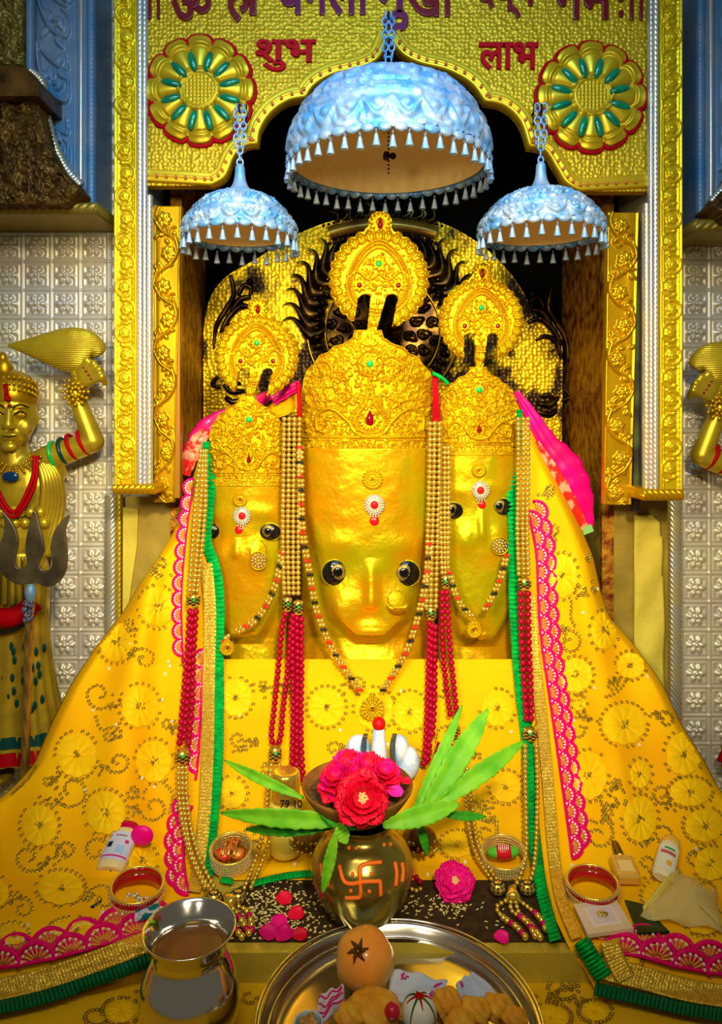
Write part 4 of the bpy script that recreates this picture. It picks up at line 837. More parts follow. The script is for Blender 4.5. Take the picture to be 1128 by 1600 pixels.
for p in (([(893, 940), (893, 965), (900, 980)]), ([(910, 1082), (912, 1110), (925, 1125)]), ([(935, 1240), (945, 1270), (960, 1290)]), ([(980, 1060), (965, 1080), (945, 1090)])): Rr_.run(p)
Rr_.done()
Rr_.lace([(838, 800), (850, 860), (853, 930), (858, 1000), (868, 1070), (880, 1150), (890, 1220), (900, 1290), (907, 1340)], -1, rad=17, gap=27, rows=(0, -12))
Rr_.lace([(950, 1470), (1010, 1478), (1070, 1496), (1130, 1505), (1200, 1515)], -1, rad=30, gap=54, rows=(0, -17))
Rr_.ribbon('zari_braid', [(828, 930), (834, 1020), (846, 1120), (856, 1220), (864, 1320), (876, 1400), (902, 1468)], 18, zari_m, 4, up=0.006)
Rr_.ribbon('zari_braid', [(940, 1512), (1010, 1530), (1080, 1548), (1170, 1562)], 36, zari_m, 6, up=0.007)
Rr_.ribbon('zari_braid', [(952, 1470), (962, 1500), (978, 1530)], 30, zari_m, 5, up=0.010)
Rr_.ribbon('green_frill', [(807, 640), (804, 700), (800, 760), (803, 830), (803, 900), (806, 980), (814, 1080), (822, 1140), (826, 1200), (830, 1260), (838, 1340), (848, 1400), (868, 1470)], 18, green_m, ruffle=0.008)
Rr_.ribbon('green_frill', [(908, 1470), (926, 1500), (944, 1528)], 26, green_m, ruffle=0.010, up=0.008)
Rr_.ribbon('green_frill', [(930, 1545), (1000, 1560), (1080, 1578), (1160, 1590)], 20, mat('dark green frill', (0.0, 0.14, 0.04), 0.6), ruffle=0.009, up=0.004)

# ---- the cloth over the idols' laps
Cc = Drape('yellow_lap_cloth', 'yellow sequinned cloth spread below the three gold chests, under the figurine', 0,
  [(1030, 322, 822), (1100, 325, 828), (1200, 325, 838), (1300, 322, 846), (1345, 330, 848), (1374, 345, 850)], off=0.016)
for a in ((368, 1090, 26, 29), (510, 1105, 28, 30), (640, 1112, 26, 30), (777, 1107, 25, 28), (362, 1240, 22, 24), (790, 1230, 24, 24), (715, 1320, 26, 20), (470, 1300, 20, 18), (585, 1108, 30, 32), (745, 1180, 0.1, 0.1), (395, 1160, 0.1, 0.1)): Cc.flower(*a, a0=rnd.uniform(0, 3), ring=a[2] > 1)
for a in ((372, 1155, 14, 1, 1), (412, 1070, 8, 1, 1), (420, 1200, 12, 2, 1), (520, 1170, 12, 0, -1), (700, 1150, 22, 2, 1), (745, 1260, 14, 0, 1), (440, 1040 + 35, 10, 0, 1), (560, 1070, 14, 3, 1), (700, 1070, 12, 2, -1), (760, 1300, 20, 5, 1), (395, 1300, 16, 1, 1), (655, 1180, 14, 1, 1), (500, 1230, 14, 1, 1)): Cc.curl(*a)
Cc.done()
Cc.ribbon('green_frill', [(345, 1374), (365, 1378)], 9, green_m, ruffle=0.006)
Cc.ribbon('green_frill', [(392, 1382), (430, 1372), (470, 1366), (500, 1366)], 10, green_m, ruffle=0.006)

# ---- pink sashes behind the shoulders
pink_cloth = mat('hot pink satin', (0.88, 0.0, 0.20), 0.4, 0, (0.80, 0.0, 0.10), 8, coat=0.2); red_brocade = mat('red white brocade', (0.75, 0.02, 0.01), 0.4, 0.1, (0.80, 0.34, 0.16), 42, contrast=(0.5, 0.6))
def sash(pts, rads, D, m, t, name, flat_=0.45):
    q = cr([(x, y, r) for (x, y), r in zip(pts, rads)], 10); rr = np.array([max(a[2], 0.5) for a in q]) * D / F
    n = len(q); rr = rr * (1 + 0.06 * np.sin(np.arange(n) * 1.1)); V, Fc = tube([P(a[0], a[1], D) for a in q], rr, 16); V[:, 1] = D + (V[:, 1] - D) * flat_
    ang = np.tile(np.linspace(0, 2 * PI, 16, endpoint=False), len(V) // 16); V[:, 1] -= 0.003 * np.sin(ang * 5)
    return mk(name, (V, Fc), m, t)
t = thing('shoulder_cloth', 'hot pink and red sash tied behind the left idol, hanging by the panel', 'sash', P(300, 735, 1.86))
sash([(432, 610), (400, 628), (360, 645), (325, 668), (302, 700), (288, 738)], [8, 9, 10, 16, 15, 9], 1.915, pink_cloth, t, 'sash_cloth'); sash([(322, 672), (306, 695), (296, 715), (288, 742)], [9, 14, 13, 9], 1.898, red_brocade, t, 'brocade_end')
sash([(470, 600), (450, 610), (425, 625)], [7, 9, 9], 1.90, pink_cloth, t, 'sash_cloth')
t = thing('shoulder_cloth', 'hot pink and red sash hanging down from behind the right idol shoulder', 'sash', P(915, 830, 1.86))
sash([(806, 612), (828, 645), (855, 690), (885, 730), (905, 775), (918, 826)], [5, 10, 16, 25, 22, 10], 1.872, pink_cloth, t, 'sash_cloth'); sash([(838, 690), (868, 745), (890, 790), (912, 828)], [4, 12, 14, 10], 1.858, red_brocade, t, 'brocade_end')
mk('green_hem', prism([(900, 828), (924, 820), (928, 830), (903, 840)], 1.85, 0.02), mat('pale green hem', (0.22, 0.50, 0.10), 0.6), t)
t = thing('yellow_scarf', 'folded yellow scarf stretched between the left idol and the central crown', 'cloth', P(445, 640, 1.92))
for k, dy in enumerate((0, 9, 17)): sash([(418, 640 + dy * 0.6), (440, 628 + dy), (458, 618 + dy), (472, 606 + dy)], [5, 6, 6, 5], 1.925 - 0.006 * k, cloth_m, t, 'fold')

# ================================================================== BEAD GARLANDS
gbead = mat('gold beads', (0.88, 0.62, 0.10), 0.22, 0.75, (0.80, 0.50, 0.05), 60); rbead = mat('crimson beads', (0.38, 0.0, 0.018), 0.35, coat=0.05)
blackb = mat('black beads', (0.01, 0.012, 0.008), 0.2, coat=0.5); redb = mat('orange red beads', (0.75, 0.03, 0.01), 0.25, coat=0.4)
def gd(y): return float(np.interp(y, [560, 700, 1000, 1050, 1080], [1.765, 1.755, 1.722, 1.705, 1.66]) if y < 1080 else TD(y) - 0.016)
def strand(name, pts, r, m, t, sq=1.0, gap=2.0, off=0.0):
    q = resample(cr(pts), r * gap); B = []
    for i, (x, y) in enumerate(q): D = gd(y) - off; k = r * D / F; B.append(sph(P(x, y, D), (k, k, k * sq), 9, 7))
    B.append(tube([P(x, y, gd(y) - off) for x, y in q], 0.0007, 4))
    o = mk(name, join(B), m, t); return o
def barrel(x, y, w_, h_, t, off=0.004):
    D = gd(y) - off; k = D / F; n = 16; pr = smoothprof([(0.75, -1.15), (0.92, -0.95), (1, -0.8), (1, 0.8), (0.92, 0.95), (0.75, 1.15)], 9); V, Fc = lathe(pr, n)
    b = mk('checkered_barrel_bead', (V * np.array([w_ * k, w_ * k, h_ * k]) + np.array(P(x, y, D)), Fc), gbead, t)
    pat = []; 
    for i in range(12):
        for j in range(5):
            if (i + j) % 2:
                a0 = 2 * PI * i / 12; a1 = a0 + 2 * PI / 12; z0 = -0.78 + 1.56 * j / 5; z1 = z0 + 0.312; rr = 1.05
                V4 = np.array([(rr * math.cos(a) * w_ * k, rr * math.sin(a) * w_ * k, z * h_ * k) for a, z in ((a0, z0), (a1, z0), (a1, z1), (a0, z1))]) + np.array(P(x, y, D)); pat.append((V4, np.array([(0, 1, 2, 3)])))
    mk('black_checks', join(pat), blackb, b, smooth=False); gem_disc('green_gem', P(x + 1, y, D - w_ * k - 0.001), 0.0035, green_bright, b)
def vneck(label, left, right, pend, r=3.6, rows=((0, 0), (5.2, 0))):
    t = thing('beaded_necklace', label, 'necklace', P(pend[0], pend[1], gd(pend[1])), None)
    for nm, pts, s_ in (('bead_string', left, 1), ('bead_string', right, -1)):
        for dx, dy in rows:
            q = resample(cr([(x + s_ * dx, y + dy) for x, y in pts]), r * 2.05); G_, R_, K_ = [], [], []
            for i, (x, y) in enumerate(q):
                D = gd(y) - 0.004; k = r * D / F * (0.85 if i % 6 in (0, 3) else 1.05); (R_ if i % 6 == 0 else K_ if i % 6 == 3 else G_).append(sph(P(x, y, D), k, 8, 6))
            mk_multi(nm, [(G_, gbead), (R_, redb), (K_, blackb)], t)
    px, py, pr_ = pend; D = gd(py) - 0.003; R = Relief(px - pr_ - 2, py - pr_ - 8, px + pr_ + 2, py + pr_ + 6, 0.9); rr = np.hypot(R.X - px, R.Y - py); th = np.arctan2(R.Y - py, R.X - px)
    R.M = (rr < pr_ * (0.92 + 0.08 * np.abs(np.cos(th * 8)))) | (np.hypot(R.X - px, R.Y - py + pr_) < pr_ * 0.3); R.H = 0.003 + 0.0025 * np.cos(rr * 1.2) + 0.001 * np.cos(th * 16)
    p_ = R.build('pendant', flat(D), gold_crown, t, back=0.003); gem_disc('red_gem', P(px, py, D - 0.006), 0.003, ruby, p_)
vneck('gold, red and black beaded necklace hanging in a V below the central face', [(466, 700), (467, 760), (470, 830), (482, 900), (494, 960), (520, 1020), (548, 1062), (562, 1082)], [(674, 850), (669, 900), (662, 940), (643, 1005), (622, 1045), (600, 1080)], (582, 1108, 20))
vneck('gold, red and black beaded necklace curving across the left idol chest', [(438, 862), (430, 905), (416, 940), (396, 968), (366, 986)], [(352, 1000), (358, 992)], (355, 1012, 12), rows=((0, 0), (4.5, 3)))
vneck('gold, red and black beaded necklace hanging in a V on the right idol chest', [(700, 895), (706, 920), (718, 945), (736, 964)], [(794, 868), (786, 900), (776, 925), (758, 957)], (741, 984, 14), r=3.4)
# long garland between the left and centre idols
t = thing('bead_garland', 'long gold and crimson bead garland between the left idol and the centre idol', 'garland', P(455, 1225, gd(1225)))
for dx in (-14, -6, 2, 10): strand('gold_bead_strand', [(458 + dx, 655), (457 + dx, 740), (456 + dx, 850), (457 + dx * 0.9, 932)], 4.0, gbead, t, off=0.002 * (dx % 3))
barrel(449, 944, 8, 9, t, 0.0); barrel(466, 949, 8.5, 9, t, 0.006)
strand('crimson_bead_strand', [(446, 960), (440, 985), (434, 1050), (428, 1110), (424, 1150), (430, 1166), (438, 1152), (442, 1110), (449, 1050), (454, 985), (456, 962)], 5.0, rbead, t)
for pts in ([(458, 962), (457, 1040), (458, 1120), (456, 1205)], [(464, 966), (465, 1040), (464, 1120), (463, 1210)], [(471, 968), (471, 1060), (470, 1150), (474, 1222)]): strand('crimson_bead_strand', pts, 5.2, rbead, t, off=0.004)
barrel(430, 1178, 9.5, 9, t, 0.004)
for pts in ([(424, 1196), (418, 1240), (414, 1290), (400, 1340), (380, 1392)], [(436, 1196), (434, 1240), (428, 1290), (412, 1340), (390, 1392)]): strand('gold_bead_strand', pts, 3.8, gbead, t)
# long garlands between the centre and right idols
t = thing('bead_garland', 'long gold and crimson bead garland just right of the central face', 'garland', P(675, 1240, gd(1240)))
for dx in (-8, -1, 7): strand('gold_bead_strand', [(680 + dx, 662), (679 + dx, 760), (676 + dx, 860), (674 + dx, 948)], 4.2, gbead, t, off=0.002 * (dx % 2))
barrel(673, 958, 9.5, 8, t)
for pts in ([(671, 975), (669, 1050), (667, 1120), (664, 1180), (660, 1200)], [(680, 980), (679, 1050), (678, 1110), (675, 1150)], [(675, 978), (673, 1060), (672, 1140), (668, 1190)], [(686, 1165), (680, 1190), (674, 1225), (660, 1240)]): strand('crimson_bead_strand', pts, 5.2, rbead, t)
t = thing('bead_garland', 'second crimson bead garland hanging over the left edge of the right idol', 'garland', P(740, 1330, gd(1330)))
for dx in (-4, 3, 9): strand('gold_bead_strand', [(692 + dx, 700), (692 + dx, 780), (693 + dx * 0.8, 860), (694 + dx * 0.7, 898)], 3.9, gbead, t, off=-0.004)
barrel(696, 909, 7.5, 8, t)
for pts in ([(691, 926), (691, 1000), (696, 1060), (704, 1122)], [(698, 926), (702, 1000), (708, 1060), (714, 1120)]): strand('crimson_bead_strand', pts, 5.0, rbead, t)
barrel(709, 1141, 10, 8, t)
for pts in ([(712, 1160), (722, 1200), (728, 1250), (736, 1310), (752, 1350), (775, 1384)], [(718, 1160), (730, 1200), (738, 1260), (746, 1316), (764, 1356), (784, 1384)]): strand('gold_bead_strand', pts, 3.6, gbead, t)
# outer garlands
t = thing('bead_garland', 'gold and crimson bead garland at the right edge, beside the green frill and pink lace', 'garland', P(820, 1385, gd(1385)))
for dx in (-8, 0, 7): strand('gold_bead_strand', [(818 + dx, 655), (818 + dx, 740), (817 + dx, 830), (819 + dx, 902)], 3.9, gbead, t, off=0.010)
barrel(819, 912, 10.5, 7.5, t, 0.016)
for pts in ([(813, 928), (815, 1000), (819, 1070), (823, 1126)], [(825, 928), (826, 1000), (829, 1070), (830, 1126)]): strand('crimson_bead_strand', pts, 5.4, rbead, t, off=0.016)
barrel(828, 1147, 10.5, 8, t, 0.010)
for pts in ([(821, 1166), (821, 1220), (822, 1280), (822, 1330), (812, 1372), (800, 1390)], [(838, 1166), (840, 1220), (839, 1280), (836, 1340), (830, 1372), (816, 1392)]): strand('gold_bead_strand', pts, 4.0, gbead, t, off=0.010)
t = thing('bead_garland', 'gold and crimson bead garland at the left edge, over the pink scalloped lace', 'garland', P(300, 1385, gd(1385)))
for dx in (-8, 0, 7): strand('gold_bead_strand', [(318 + dx * 0.5, 705), (314 + dx, 780), (308 + dx, 860), (302 + dx * 0.8, 928)], 3.9, gbead, t, off=0.010)
barrel(302, 938, 10.5, 8, t, 0.016)
for pts in ([(297, 956), (292, 1030), (286, 1100), (280, 1166)], [(306, 956), (302, 1030), (300, 1100), (294, 1166)], [(301, 958), (296, 1040), (291, 1110), (286, 1160)]): strand('crimson_bead_strand', pts, 5.4, rbead, t, off=0.016)
barrel(285, 1182, 11, 8.5, t, 0.012)
for pts in ([(279, 1200), (280, 1250), (290, 1310), (305, 1355), (324, 1392)], [(291, 1200), (292, 1250), (302, 1310), (318, 1355), (338, 1392)], [(285, 1200), (286, 1250), (296, 1320), (312, 1362), (332, 1396)]): strand('gold_bead_strand', pts, 4.0, gbead, t, off=0.012)

# red ribbons and threads beside the central crown
t = thing('red_ribbon', 'narrow red ribbon hanging left of the central crown', 'ribbon', P(467, 700, 1.80)); mk('ribbon', tube(cr([P(466, 598, 1.80), P(468, 640, 1.79), P(467, 700, 1.785)]), [0.006] * 17, 6), red_paint, t)
t = thing('red_ribbon', 'short red threads hanging right of the central crown', 'ribbon', P(680, 665, 1.80))
for k in range(5): mk('thread', tube(cr([P(676 + k * 1.5, 588, 1.80), P(677 + k * 2, 625, 1.79), P(676 + k * 3, 662, 1.782)]), 0.0022, 5), red_paint, t)
mk('green_tie', tube(cr([P(676, 583, 1.79), P(690, 590, 1.785), P(700, 600, 1.79)]), 0.005, 6), green_m, t)

# ================================================================== GOLD RELIEF STATUES ON THE TILED WALLS
def statue(label, mirror):
    SD = 1.90
    mx = (lambda x: x) if not mirror else (lambda x: 1242 - x)
    dy = 0 if not mirror else 22
    q = lambda x, y, d=0.0: P(mx(x), y + dy, SD + d)
    k = SD / F
    t = thing('deity_statue', label, 'statue', q(30, 1180)); B = []
    def cap(a, b, ra, rb, n=12, fl=1.0):
        A, Bq = np.array(a), np.array(b); ts = np.linspace(0, 1, n); pts = A + (Bq - A) * ts[:, None]; V, Fc = tube(pts, (ra + (rb - ra) * ts) * k, 14); B.append((V, Fc)); B.append(sph(a, ra * k, 14, 9)); B.append(sph(b, rb * k, 14, 9))
    def ell(x, y, rx, ry, rd, d=0.0): B.append(sph(q(x, y, d), (rx * k, rd * k, ry * k), 22, 14))
    ell(18, 645, 38, 54, 36, -0.01); ell(18, 678, 28, 24, 30, -0.018)      # head, jaw
    cap(q(20, 690), q(24, 725), 22, 24)                                        # neck
    ell(28, 765, 62, 62, 30); ell(24, 830, 44, 60, 28); ell(24, 890, 52, 40, 32)     # chest, waist, hips
    cap(q(68, 722), q(82, 738), 22, 22)                                       # shoulder
    cap(q(76, 716, -0.01), q(146, 690, -0.02), 21, 17); cap(q(146, 690, -0.02), q(116, 612, -0.03), 17, 11)   # upper arm, forearm
    ell(130, 592, 18, 18, 12, -0.040)                                        # palm
    for i, (fx_, fy_) in enumerate(((136, 563), (147, 568), (155, 577), (159, 588))):
        cap(q(126 + i * 3, 584 + i * 5, -0.055), q(fx_, fy_, -0.066), 6.4, 6, 5); cap(q(fx_, fy_, -0.066), q(fx_ + 5, fy_ + 10, -0.050), 6, 5, 4)
    cap(q(118, 590, -0.045), q(124, 572, -0.058), 5.5, 5, 5)                    # thumb
    cap(q(-38, 735), q(-70, 830), 21, 17); cap(q(-70, 830), q(-40, 905, -0.03), 17, 12)   # other arm, outside the frame
    ell(-36, 915, 13, 16, 11, -0.03)
    cap(q(10, 900), q(8, 1150), 30, 17); cap(q(48, 900), q(52, 1150), 30, 17); cap(q(0, 735), q(-38, 735), 24, 21); cap(q(8, 1150), q(4, 1205), 17, 14); cap(q(52, 1150), q(56, 1205), 17, 14); ell(2, 1212, 18, 10, 26, -0.02); ell(60, 1212, 18, 10, 26, -0.02)      # shins, feet
    # face: nose, eye sockets and lids, brows, lips, chin
    cap(q(14, 640, -0.066), q(13, 664, -0.076), 3.5, 7, 6); ell(7, 667, 5, 4, 5, -0.07); ell(20, 667, 5, 4, 5, -0.07)
    for s_ in (-1, 1):
        ell(14 + s_ * 18, 648, 9.5, 5, 6, -0.058); ell(14 + s_ * 18, 648, 4.5, 4, 5, -0.065)
        cap(q(14 + s_ * 8, 637, -0.066), q(14 + s_ * 26, 635, -0.056), 2.4, 2, 5); ell(14 + s_ * 19, 667, 15, 15, 8, -0.040); ell(18 + s_ * 37, 655, 6, 12, 6, 0.0)
    ell(14, 679, 13, 3.2, 5, -0.068); ell(14, 685, 11, 3.6, 5, -0.066); ell(14, 698, 12, 8, 8, -0.06)
    V, Fc = join(B); body = mk('body', (V, Fc), statue_gold, t)
    rm = body.modifiers.new('one skin', 'REMESH'); rm.mode = 'VOXEL'; rm.voxel_size = 0.0034; rm.use_smooth_shade = True
    sm = body.modifiers.new('smooth', 'SMOOTH'); sm.iterations = 3; sm.factor = 0.5
    # skirt with pleats
    ys = np.linspace(870, 1172, 60); V = []
    for y in ys:
        v = (y - 870) / 302; w_ = (46 + 10 * v + 34 * v ** 3); a = np.linspace(0, 2 * PI, 80, endpoint=False)
        rr = 1 + 0.035 * np.sin(a * 20 + 0.6 * v) * (0.3 + v); V.append(np.stack([(mx(26) - CX) * k + w_ * k * rr * np.cos(a), SD - 0.008 + w_ * 0.62 * k * rr * np.sin(a), np.full(80, (HY - y - dy) * k)], -1))
    mk('skirt', (np.array(V).reshape(-1, 3), gridF(60, 80, True)), mat('skirt gold', (0.42, 0.26, 0.02), 0.35, 0.5, (0.62, 0.42, 0.02), 20), t)
    def band(y0, y1, w0, w1, m, name, ext=1.03):
        V = []
        for y, w_ in zip(np.linspace(y0, y1, 5), np.linspace(w0, w1, 5)): a = np.linspace(0, 2 * PI, 80, endpoint=False); rr = ext * (1 + 0.035 * np.sin(a * 20)); V.append(np.stack([(mx(26) - CX) * k + w_ * k * rr * np.cos(a), SD - 0.008 + w_ * 0.62 * k * rr * np.sin(a), np.full(80, (HY - y - dy) * k)], -1))
        mk(name, (np.array(V).reshape(-1, 3), gridF(5, 80, True)), m, t)
    band(1130, 1146, 75, 81, mat('dark green enamel', (0.0, 0.05, 0.035), 0.35, coat=0.4), 'green_hem'); band(1152, 1170, 82, 89, red_paint, 'red_hem'); band(1147, 1151, 81, 82, statue_gold, 'gold_hem', 1.05)
    for i in range(26):
        x, y = 26 + rnd.uniform(-34, 50), rnd.uniform(1000, 1115); w_ = 46 + 10 * (y - 870) / 302 + 20 * ((y - 870) / 302) ** 3; u = (x - 26) / w_
        if abs(u) < 0.92: mk('green_drop', sph(q(x, y, -0.008 - w_ * 0.64 * k * math.sqrt(1 - u * u)), (3.4 * k, 0.003, 7 * k), 10, 6), mat('dark green enamel', (0.0, 0.05, 0.035), 0.35), t)
    # sash and waist ornaments
    mk('red_sash', tube(cr([q(-30, 960, -0.06), q(5, 966, -0.075), q(30, 960, -0.075), q(56, 940, -0.06)]), 15 * k, 10), red_paint, t); mk('sash_edge', tube(cr([q(-30, 982, -0.066), q(5, 988, -0.08), q(30, 980, -0.08), q(52, 962, -0.07)]), 3.5 * k, 8), blackb, t)
    for i in range(6):
        for j in range(2): mk('belt_boss', sph(q(-12 + i * 15 + j * 6, 800 + j * 17, -0.045), (8.5 * k, 8 * k, 8.5 * k), 14, 8), statue_gold, t)
    for i in range(7): mk('belt_tassel', tube(cr([q(-14 + i * 11, 870, -0.055), q(-14 + i * 11, 905, -0.06), q(-16 + i * 12, 945, -0.062)]), 4.5 * k, 7), statue_gold, t)
    # shawl folds over the shoulder
    for i in range(6): mk('shawl_fold', tube(cr([q(52 + i * 5, 712 + i * 2, -0.035), q(68 + i * 5, 748, -0.045 + i * 0.004), q(66 + i * 6, 800, -0.04 + i * 0.006), q(52 + i * 5, 870, -0.03)]), [(3.6 + 2.4 * math.sin(PI * j / 24)) * k for j in range(25)], 8), statue_gold, t)
    # jewellery
    mk('collar_necklace', join([sph(q(20 + r_ * math.cos(a), 712 + 0.62 * r_ * math.sin(a), -0.052), 0.0042, 7, 5) for r_ in (26, 32, 38, 44) for a in np.linspace(0.05, PI - 0.05, 12)]), gold_strip, t)
    mk('blue_pendant', sph(q(16, 745, -0.064), (13 * k, 0.006, 8 * k), 14, 8), mat('blue enamel', (0.0, 0.03, 0.10), 0.2, coat=0.8), t)
    for o_, r_ in ((0, 3.2), (11, 2.8)): mk('red_enamel_garland', tube(cr([q(54 + o_ * 0.4, 712, -0.052), q(50 + o_ * 0.3, 750 + o_, -0.064), q(22, 800 + o_ * 0.7, -0.068), q(-6, 760 + o_, -0.066), q(-16, 712, -0.055)]), r_ * k, 7), red_paint, t)
    for a, b, m_ in (((128, 682, 0), (142, 712, 0), red_paint), ((110, 688, 0), (124, 720, 0), red_paint), ((98, 694, 0), (108, 726, 0), mat('dark green enamel', (0.0, 0.05, 0.035), 0.35)), ((84, 700, 0), (92, 732, 0), green_bright)):
        c0 = (np.array(a) + np.array(b)) / 2; ang = math.atan2(b[1] - a[1], b[0] - a[0]); R_ = 19.5 * k; pc = q(c0[0] - 3, c0[1] - 6, -0.015)
        pts = [Vector((pc.x + (1 if not mirror else -1) * math.cos(ang) * R_ * math.cos(z), pc.y + R_ * math.sin(z), pc.z - math.sin(ang) * R_ * math.cos(z))) for z in np.linspace(0, 2 * PI, 24, endpoint=False)]; mk('arm_band', tube(pts, 3.2 * k, 6, True), m_, t)
    for i, rr in enumerate((20, 13, 7)): mk('wrist_ornament', join([sph(q(118 + rr * math.cos(a), 612 + rr * math.sin(a), -0.055 - 0.002 * i), 3.4 * k, 8, 5) for a in np.linspace(0, 2 * PI, 12 - 2 * i, endpoint=False)]), gold_strip, t)
    for i in range(4): mk('red_ring', sph(q(131 + i * 4, 574 + i * 6, -0.068), 2.6 * k, 8, 5), ruby, t)
    for s_ in (-1, 1):
        e_ = mk('eye', sph(q(14 + s_ * 18, 648, -0.066 + 0.002 * (s_ == 1)), (8.5 * k, 0.006, 3.6 * k), 18, 8), gold_strip, t)
        mk('pupil', sph(q(14 + s_ * 17, 648, -0.0715 + 0.002 * (s_ == 1)), (2.6 * k, 0.002, 2.6 * k), 10, 6), bronze, e_)
        mk('eyelid', tube(cr([q(14 + s_ * 8, 648, -0.069), q(14 + s_ * 18, 642.5, -0.071), q(14 + s_ * 28, 648, -0.060)]), 1.1 * k, 6), bronze, e_)
        mk('eyebrow', tube(cr([q(14 + s_ * 6, 638, -0.069), q(14 + s_ * 17, 632, -0.068), q(14 + s_ * 31, 637, -0.055)]), 1.2 * k, 6), bronze, t)
    mk('mouth_line', tube(cr([q(3, 681.5, -0.070), q(14, 682.5, -0.0765), q(25, 681, -0.070)]), 0.9 * k, 6), bronze, t)
    # crown cap, forehead marks
    Vc = sph(q(18, 618, -0.006), (41 * k, 38 * k, 40 * k), 30, 16); mk('headdress', Vc, gold_strip, t)
    mk('headdress_beads', join([sph(q(18 + 40 * math.cos(a), 622 - 0.55 * h - 14 * math.sin(a), -0.006 - 36 * k * math.sin(a) * math.cos(h / 60.0)), 0.0048, 7, 5) for h in (0, 16, 34) for a in np.linspace(0.2, PI - 0.2, 14)]), gold_crown, t)
    mk('crown_finial', join([sph(q(4, 578, -0.01), (16 * k, 0.02, 20 * k), 16, 10), sph(q(4, 560, -0.01), (8 * k, 0.012, 10 * k), 12, 8)]), gold_strip, t)
    mk('red_forehead_mark', tube([q(8, 600, -0.074), q(11, 622, -0.076)], 3 * k, 6), red_paint, t); mk('red_forehead_mark', sph(q(12, 623, -0.076), 5 * k, 8, 6), red_paint, t); mk('red_bindi', sph(q(15, 634, -0.071), 3.2 * k, 8, 6), ruby, t)
    # the curved club held up in the fist
    prof = [(13, 540, 2.5), (32, 541, 9), (60, 543, 19), (90, 545, 30), (115, 547, 35), (136, 545, 30), (150, 548, 19), (155, 555, 8)]
    pp = cr(prof, 8); V, Fc = tube([q(a[0], a[1], -0.045) for a in pp], [a[2] * k for a in pp], 40); V[:, 1] = (SD - 0.045) + (V[:, 1] - SD + 0.045) * 0.6
    ang = np.tile(np.linspace(0, 2 * PI, 40, endpoint=False), len(V) // 40); V[:, 1] -= 0.0016 * np.sin(ang * 20)
    club = mk('curved_club', (V, Fc), mat('striped statue gold', (0.60, 0.42, 0.02), 0.38, 0.5, (0.70, 0.50, 0.02), 20, ('wave', 60, 0.5, 0.003)), t)
    mk('club_handle', tube([q(112, 556, -0.04), q(120, 585, -0.045), q(138, 600, -0.04)], 9 * k, 10), statue_gold, club)
    return t
statue('gold four limbed deity relief statue on the left wall, raising a curved club', False)
statue('gold deity relief statue cut off at the right edge of the frame', True)

# trident standing in front of the left statue
TDp = 1.60
t = thing('trident', 'dark metal trident with a twisted shaft in front of the left statue', 'trident', P(38, 1235, TDp))
tr = [(2, 798), (14, 811), (24, 828), (28, 848), (25, 866), (23, 880), (28, 888), (36, 888), (41, 878), (39, 860), (42, 832), (53, 796), (63, 828), (69, 856), (66, 868), (61, 878), (63, 888), (71, 892), (79, 888), (81, 878), (78, 858), (82, 836), (92, 818), (108, 804), (101, 830), (104, 856), (104, 884), (97, 903), (84, 915), (70, 917), (58, 912), (44, 912), (30, 914), (12, 906), (0, 892), (-4, 874), (-4, 860), (4, 836), (6, 815)]
tm = mat('tarnished trident metal', (0.07, 0.055, 0.03), 0.38, 0.7, (0.20, 0.16, 0.07), 14)
def smooth_poly(p): return [tuple(a) for a in cr(p, 3, True)]
V, Fc = prism(smooth_poly(tr), TDp, 0.008); o = mk('trident_head', (V, Fc), tm, t, smooth=False)
bv = o.modifiers.new('bevel', 'BEVEL'); bv.width = 0.0018; bv.segments = 2
ys = np.linspace(938, 1238, 150); a = np.linspace(0, 2 * PI, 24, endpoint=False); V = []
for y in ys:
    c = P(47 - 9 * (y - 938) / 300, y, TDp + 0.004); r = 6.2 * TDp / F * (1 + 0.14 * np.cos(3 * a - (y - 938) * 0.16)); V.append(np.stack([c.x + r * np.cos(a), c.y + r * np.sin(a), np.full(24, c.z)], -1))
mk('twisted_shaft', (np.array(V).reshape(-1, 3), gridF(150, 24, True)), mat('brass shaft', (0.45, 0.30, 0.06), 0.3, 0.8, (0.30, 0.18, 0.04), 20), t)
mk('collar', lathe(smoothprof([(0.004, 0.02), (0.010, 0.014), (0.013, 0.0), (0.010, -0.012), (0.008, -0.02)], 14), 20, tuple(P(48, 926, TDp + 0.004))), silver_blue, t)
mk('thread_tassel', join([sph(P(44 + rnd.uniform(-7, 7), 955 + rnd.uniform(-15, 15), TDp - 0.004 - rnd.random() * 0.006), 0.0045, 6, 5) for _ in range(40)]), mat('dark blue grey threads', (0.02, 0.02, 0.06), 0.5, 0.2, (0.16, 0.15, 0.2), 200), t)

